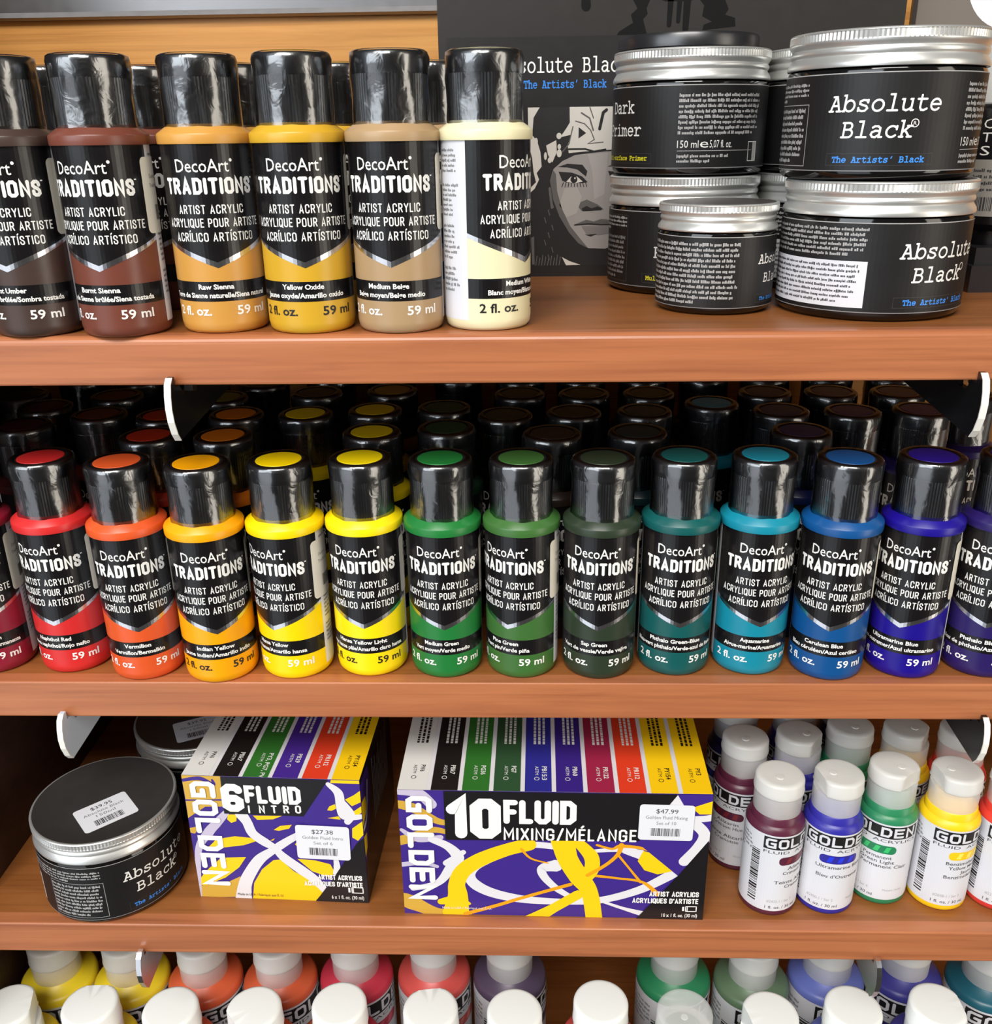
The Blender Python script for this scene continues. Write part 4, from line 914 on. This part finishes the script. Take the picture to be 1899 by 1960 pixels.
u0 = q(1560, 1572); u1 = q(1690, 1524); a.frame(u0[0] + 1.6, u0[1], u1[0], u1[1], .5, 8, WHITE); a.rect(u0[0], u0[1] + .5, u0[0] + 1, u1[1] - .5, 8, WHITE); a.rect(u0[0] + 2.3, u0[1] + .5, u0[0] + 2.7, u1[1] - .5, 8, WHITE)
sd = Art(); sd.rect(0, 0, 76, H6, 0, BBLK); sd.poly([(0, 70), (16, 70), (20, 58), (14, 40), (6, 30), (0, 24)], 1, PURP); sd.poly([(0, 60), (8, 58), (10, 50), (0, 46)], 2, BYEL); sd.poly([(0, 40), (6, 38), (5, 30), (0, 28)], 2, BYEL); sd.spline([(0, 44), (8, 46), (14, 62)], [2, 3, 2], 2, BWHT)
for kk in range(12): sd.rect(26 + kk * 3.2, 30, 26.9 + kk * 3.2, 66 - (kk * 7) % 11, 1, LGREYT)
carton('paint_set_box', 'narrower purple and yellow paint box with a large white number 6', -167.1, 14.2, Z3, rad(-2.2), W6, 76, H6, a,
       stripes([SWH, SK, SG, SPU, SR, BYEL], ['PW6', 'PBk7', 'PY3, PG7, PW6', 'PB29', 'PR112', 'PY154'], W6, 76),
       (price_tag(26, 20, '$27.38', 'Golden Fluid Intro', 'Set of 6'), 65.0, 36.8, rad(-1)), sd)

# ------------------------------------------------------------------ one-ounce fluid bottles with frosted caps
RG = 13.7
def fluid_body(mt, R, zs, zl, neck):
    b = MB()
    b.lathe([(R - 2.6, 0), (R - 1, .4), (R - .2, 1.3), (R, 2.6), (R, zs - 2.4), (R - .3, zs - .9), (R - 1.2, zs + .3), (R - 1.9, zs + .9), (neck + .6, zl - .6), (neck, zl), (neck - 1.5, zl + .2), (neck - 2.5, zl + 2), (neck - 3, zl + 9)], mt, 64)
    return soft(b.mesh('body'), 40)
def fluid_cap(r, z0, z1, zt, mt, lidmt, facet):
    b = MB()
    b.lathe([(r - .1, z0), (r, z0 + .4), (r + .05, z1 - .4), (r - .1, z1)], mt, 56, cap0=False)
    base = soft(b.mesh('cap'), 40)
    b = MB(); rf0 = chord(r * .82, rad(36)); rf = (lambda i, t, rr, z: rf0(i, t, rr, z)) if facet else None
    b.lathe([(r - .2, z1 + .1), (r + .45, z1 + .25), (r + .6, z1 + 1.2), (r + .3, z1 + 2.2), (r + .2, zt - 1.6), (r - .2, zt - .7), (r - 1.1, zt - .15), (r - 2.2, zt), (2.1, zt + .1)], lidmt, 56, rf=rf)
    if mt is not CAPW: b.lathe([(1.9, zt + .05), (1.7, zt + .45), (1.0, zt + .5)], lidmt, 20, cy=-r * .3)
    return base, soft(b.mesh('lid'), 40)
def fluid_label(R, k, swatch, names, code, zl0, zl1):
    a = Art(); D = R * PI / 180; W = PI * R
    a.rrect(-W + .6, zl0, W - 6, zl1, 2.0, 1, PANELW)
    a.rect(-77 * D, zl1 - 7.6 * k, 77 * D, zl1 - .9 * k, 2, BLACKT)
    a.block('GOLDEN', -73 * D, zl1 - 6.9 * k, 20.5 * D, 5.4 * k, 3, PANELW, .15, 1.19)
    a.text('FLUID  ACRYLICS', -76 * D, 76 * D, zl1 - 9.9 * k, 1.5 * k, 2, DGREYT)
    v = zl1 - 16.4 * k
    a.rrect(-44 * D, v, 34 * D, v + 4.6 * k, 2.0 * k, 2, swatch)
    for j in range(3): u = -30 * D + j * 20 * D; a.conv([(u, v + .8 * k), (u + 9 * D, v + .8 * k), (u + 14 * D, v + 3.9 * k), (u + 5 * D, v + 3.9 * k)], 3, SWLIGHT[swatch.name])
    y = v - 3.0 * k
    for nm in names:
        if nm: wd = len(nm) * 6.2; a.text(nm, -wd / 2 * D, wd / 2 * D, y, 1.8 * k, 2, DGREYT, .006)
        y -= 2.6 * k
    a.text(code, -60 * D, -8 * D, zl0 + 5.0 * k, 1.5 * k, 2, LGREYT); a.text('1 fl. oz. / 30 ml', -62 * D, 2 * D, zl0 + 1.4 * k, 1.6 * k, 2, DGREYT, .005)
    a.text('Mixture / Series', 20 * D, 60 * D, zl0 + 5.2 * k, 1.2 * k, 2, LGREYT)
    a.greek(-150 * D, -100 * D, zl1 - 14 * k, zl1 - 3 * k, 5, 2, GREYT, .5, .5, seed=2); a.bars(-100 * D, -82 * D, zl0 + 4 * k, zl1 - 9 * k, 2, BLACKT, 5, vert=False)
    a.greek(95 * D, 150 * D, zl0 + 3 * k, zl1 - 6 * k, 10, 2, GREYT, .5, .5, seed=3)
    b = MB(); a.put(b, cyl(R, .05), 1.3)
    return b.mesh('label')
SWLIGHT = {}
def sw(key, col, light):
    p = paint(key, col); SWLIGHT[p.name] = mat('swatch_' + key, light, .4); return p
for key, c, l in (('fl_crimson', (88, 36, 56), (128, 40, 50)), ('fl_ultra', (48, 44, 150), (40, 60, 220)), ('fl_green', (42, 128, 84), (60, 190, 110)), ('fl_yellow', (248, 200, 26), (250, 232, 90)), ('fl_red', (214, 62, 54), (240, 110, 90)),
                  ('fl_navy', (40, 44, 96), (60, 70, 160)), ('fl_orange', (222, 100, 62), (244, 150, 110)), ('fl_redorange', (206, 92, 56), (240, 140, 100)), ('fl_rose', (198, 56, 76), (230, 100, 120)), ('fl_coral', (210, 84, 78), (240, 140, 130)),
                  ('fl_violet', (84, 70, 92), (120, 100, 130)), ('fl_dkgreen', (96, 120, 92), (140, 170, 130)), ('fl_skyblue', (104, 116, 190), (150, 160, 230)), ('fl_deepblue', (62, 60, 140), (100, 100, 200)), ('fl_teal', (30, 92, 108), (70, 150, 160)), ('fl_lemon', (236, 208, 44), (250, 236, 110))): sw(key, c, l)
_fb, _fl = {}, {}
FC1 = [fluid_cap(11.0, 55.2, 65.6, 73.4, FROST, FROSTLID, f) for f in (False, True)]
def fluid(key, x, y, phi, label, names, code, facet=0, capturn=0, group='one-ounce fluid paint bottles'):
    rz = face_cam(x, y) + rad(phi)
    t = thing('fluid_paint_bottle', label, 'paint bottle', (x, y, Z3), rz, group)
    if key not in _fb: _fb[key] = fluid_body(PAINT[key], RG, 50.6, 55.6, 10.8)
    link('body', _fb[key], t)
    lk = (key, tuple(names))
    if lk not in _fl: _fl[lk] = fluid_label(RG, 1.02, PAINT[key], names, code, 3.9, 48.0)
    link('label', _fl[lk], t)
    cp = link('cap', FC1[facet][0], t, rz=face_cam(x, y) + rad(capturn) - rz); link('lid', FC1[facet][1], cp)
    return t
fluid('fl_crimson', 113.5, 17.6, 61, 'small dark crimson fluid paint bottle, front row, nearest the boxes', ['Alizarin', 'Crimson Hue', '', 'Teinte Alizarine', 'Cramoisie'], '#2435-1 / Ser 7', 0, 0)
fluid('fl_ultra', 141.2, 18.8, 29, 'small ultramarine blue fluid paint bottle, front row of third shelf', ['Ultramarine Blue', '', "Bleu d'Outremer"], '#2400-1 / Ser 2', 1, -58)
fluid('fl_green', 169.2, 25.5, -5, 'small bright green fluid paint bottle, front row of third shelf', ['Permanent', 'Green Light', 'Vert Permanent Clair'], '#2250-1 / Ser 4', 1, 60)
fluid('fl_yellow', 197, 22, 58, 'small golden yellow fluid paint bottle, front row of third shelf', ['Benzimidazolone', 'Yellow Medium', 'Jaune', 'Benzimidazolone'], '#2008-1 / Ser 3', 1, -55)
fluid('fl_red', 225, 21.5, 48, 'small red fluid paint bottle at the right edge of third shelf', ['Naphthol', 'Red Medium'], '#2210-1 / Ser 5', 1, -40)
fluid('fl_crimson', 104, 47.5, -22, 'small dark crimson fluid paint bottle, second row, behind the crimson one', ['Alizarin', 'Crimson Hue', '', 'Teinte Alizarine', 'Cramoisie'], '#2435-1 / Ser 7', 0, 0)
fluid('fl_ultra', 131.5, 51, 10, 'small ultramarine fluid paint bottle, second row, behind the blue one', ['Ultramarine Blue', '', "Bleu d'Outremer"], '#2400-1 / Ser 2', 1, 70)
fluid('fl_green', 158.8, 58, -20, 'small green fluid paint bottle, second row, behind the green one', ['Permanent', 'Green Light', 'Vert Permanent Clair'], '#2250-1 / Ser 4', 0, 40)
fluid('fl_yellow', 186.3, 56, 30, 'small yellow fluid paint bottle, second row, behind the yellow one', ['Benzimidazolone', 'Yellow Medium', 'Jaune', 'Benzimidazolone'], '#2008-1 / Ser 3', 1, 80)
fluid('fl_red', 214, 55, 20, 'small red fluid paint bottle, second row, behind the steel bracket', ['Naphthol', 'Red Medium'], '#2210-1 / Ser 5', 0, 0)
fluid('fl_navy', 106, 77, -30, 'small navy fluid paint bottle, third row, behind the dark crimson pair', ['Anthraquinone', 'Blue'], '#2005-1 / Ser 6', 0, 0)
fluid('fl_ultra', 138, 80.5, -10, 'small ultramarine fluid paint bottle, third row back', ['Ultramarine Blue', '', "Bleu d'Outremer"], '#2400-1 / Ser 2', 0, 0)
fluid('fl_navy', 166, 88, 20, 'small navy fluid paint bottle, third row, behind the green pair', ['Anthraquinone', 'Blue'], '#2005-1 / Ser 6', 0, 0)

# ------------------------------------------------------------------ four-ounce fluid bottles on the lowest shelf
R4 = 20.9
FC4 = {('white', f): fluid_cap(14.0, 84.5, 95.0, 107.5, CAPW, CAPW, f) for f in (False, True)}
FC4.update({('frost', f): fluid_cap(13.0, 83.5, 94.5, 106.5, FROST, FROSTLID, f) for f in (False, True)})
FC4[('clear', False)] = fluid_cap(14.0, 84.5, 95.0, 107.5, CLEAR, CLEAR, False)
_b4 = {}
def fluid4(key, x, y, phi, label, cap, facet, capturn, group):
    rz = face_cam(x, y) + rad(phi)
    t = thing('large_fluid_bottle', label, 'paint bottle', (x, y, Z4), rz, group)
    if key not in _b4:
        b = MB(); R, n = R4, 13.2
        b.lathe([(R - 2.6, 0), (R - 1, .4), (R - .2, 1.4), (R, 3), (R, 76.5), (R - .4, 79), (R - 1.4, 80.2), (R - 2.4, 80.8), (n + .6, 83.0), (n, 83.7), (n - .9, 84.2), (n - 3, 84.6), (n - 3.4, 95)], PAINT[key], 64)
        _b4[key] = (soft(b.mesh('body'), 40), fluid_label(R4, 1.5, PAINT[key], ['Fluid'] if False else [], '', 4, 76.0))
    link('body', _b4[key][0], t); link('label', _b4[key][1], t)
    c = FC4[(cap, bool(facet))]; cp = link('cap', c[0], t, rz=face_cam(x, y) + rad(capturn) - rz); link('lid', c[1], cp)
fr4 = [('fl_lemon', -275.2, 6.8, 'yellow', 1, 70), ('fl_lemon', -232.8, 8.4, 'yellow', 1, 150), ('fl_orange', -189.6, 6.5, 'orange', 0, 0), ('fl_redorange', -146.2, 7.2, 'red-orange', 1, -70), ('fl_rose', -102.3, 10.5, 'rose red', 0, 0), ('fl_coral', -54.5, 8.6, 'coral red', 1, 180),
       ('fl_violet', -11.1, 7.6, 'greyish violet', 0, 0), ('fl_coral', 33.7, 14, 'coral', 0, 0), ('fl_green', 76.3, 8.9, 'green', 0, 0), ('fl_dkgreen', 119.6, 8.0, 'grey-green', 1, -60), ('fl_skyblue', 163, 12.3, 'sky blue', 0, 0), ('fl_deepblue', 207, 14.6, 'deep blue', 1, 120)]
ords = ['first', 'second', 'third', 'fourth', 'fifth', 'sixth', 'seventh', 'eighth', 'ninth', 'tenth', 'eleventh', 'twelfth']
for i_, (key, x, y, cn, fc, ct) in enumerate(fr4):
    fluid4(key, x, y, rnd.uniform(-40, 40), '%s bottle with %s cap, front row of lowest shelf, %s from left' % (cn, 'clear' if i_ == 8 else 'white', ords[i_]), 'clear' if i_ == 8 else 'white', 0 if i_ == 8 else fc, ct, 'white-capped bottles in front')
bk4 = [('fl_lemon', -274, 52, 'lemon yellow', 10), ('fl_lemon', -231.5, 52, 'yellow', 30), ('fl_orange', -188.9, 52, 'orange', 60), ('fl_redorange', -145.8, 52.5, 'red-orange', 62), ('fl_rose', -102.5, 56, 'rose red', 35), ('fl_coral', -58, 58, 'coral red', 45),
       ('fl_violet', -14.5, 57.5, 'greyish violet', 55), ('fl_green', 79.1, 58.3, 'green', 70), ('fl_dkgreen', 122.5, 55, 'grey-green', 60), ('fl_skyblue', 165.5, 59, 'sky blue', 70), ('fl_deepblue', 210, 62, 'deep blue', 20), ('fl_teal', 254, 56, 'teal', 60)]
for key, x, y, cn, ph in bk4:
    fluid4(key, x, y, ph, '%s bottle with frosted cap, back row of the lowest shelf' % cn, 'frost', 0, 0, 'frosted-cap bottles at the back')
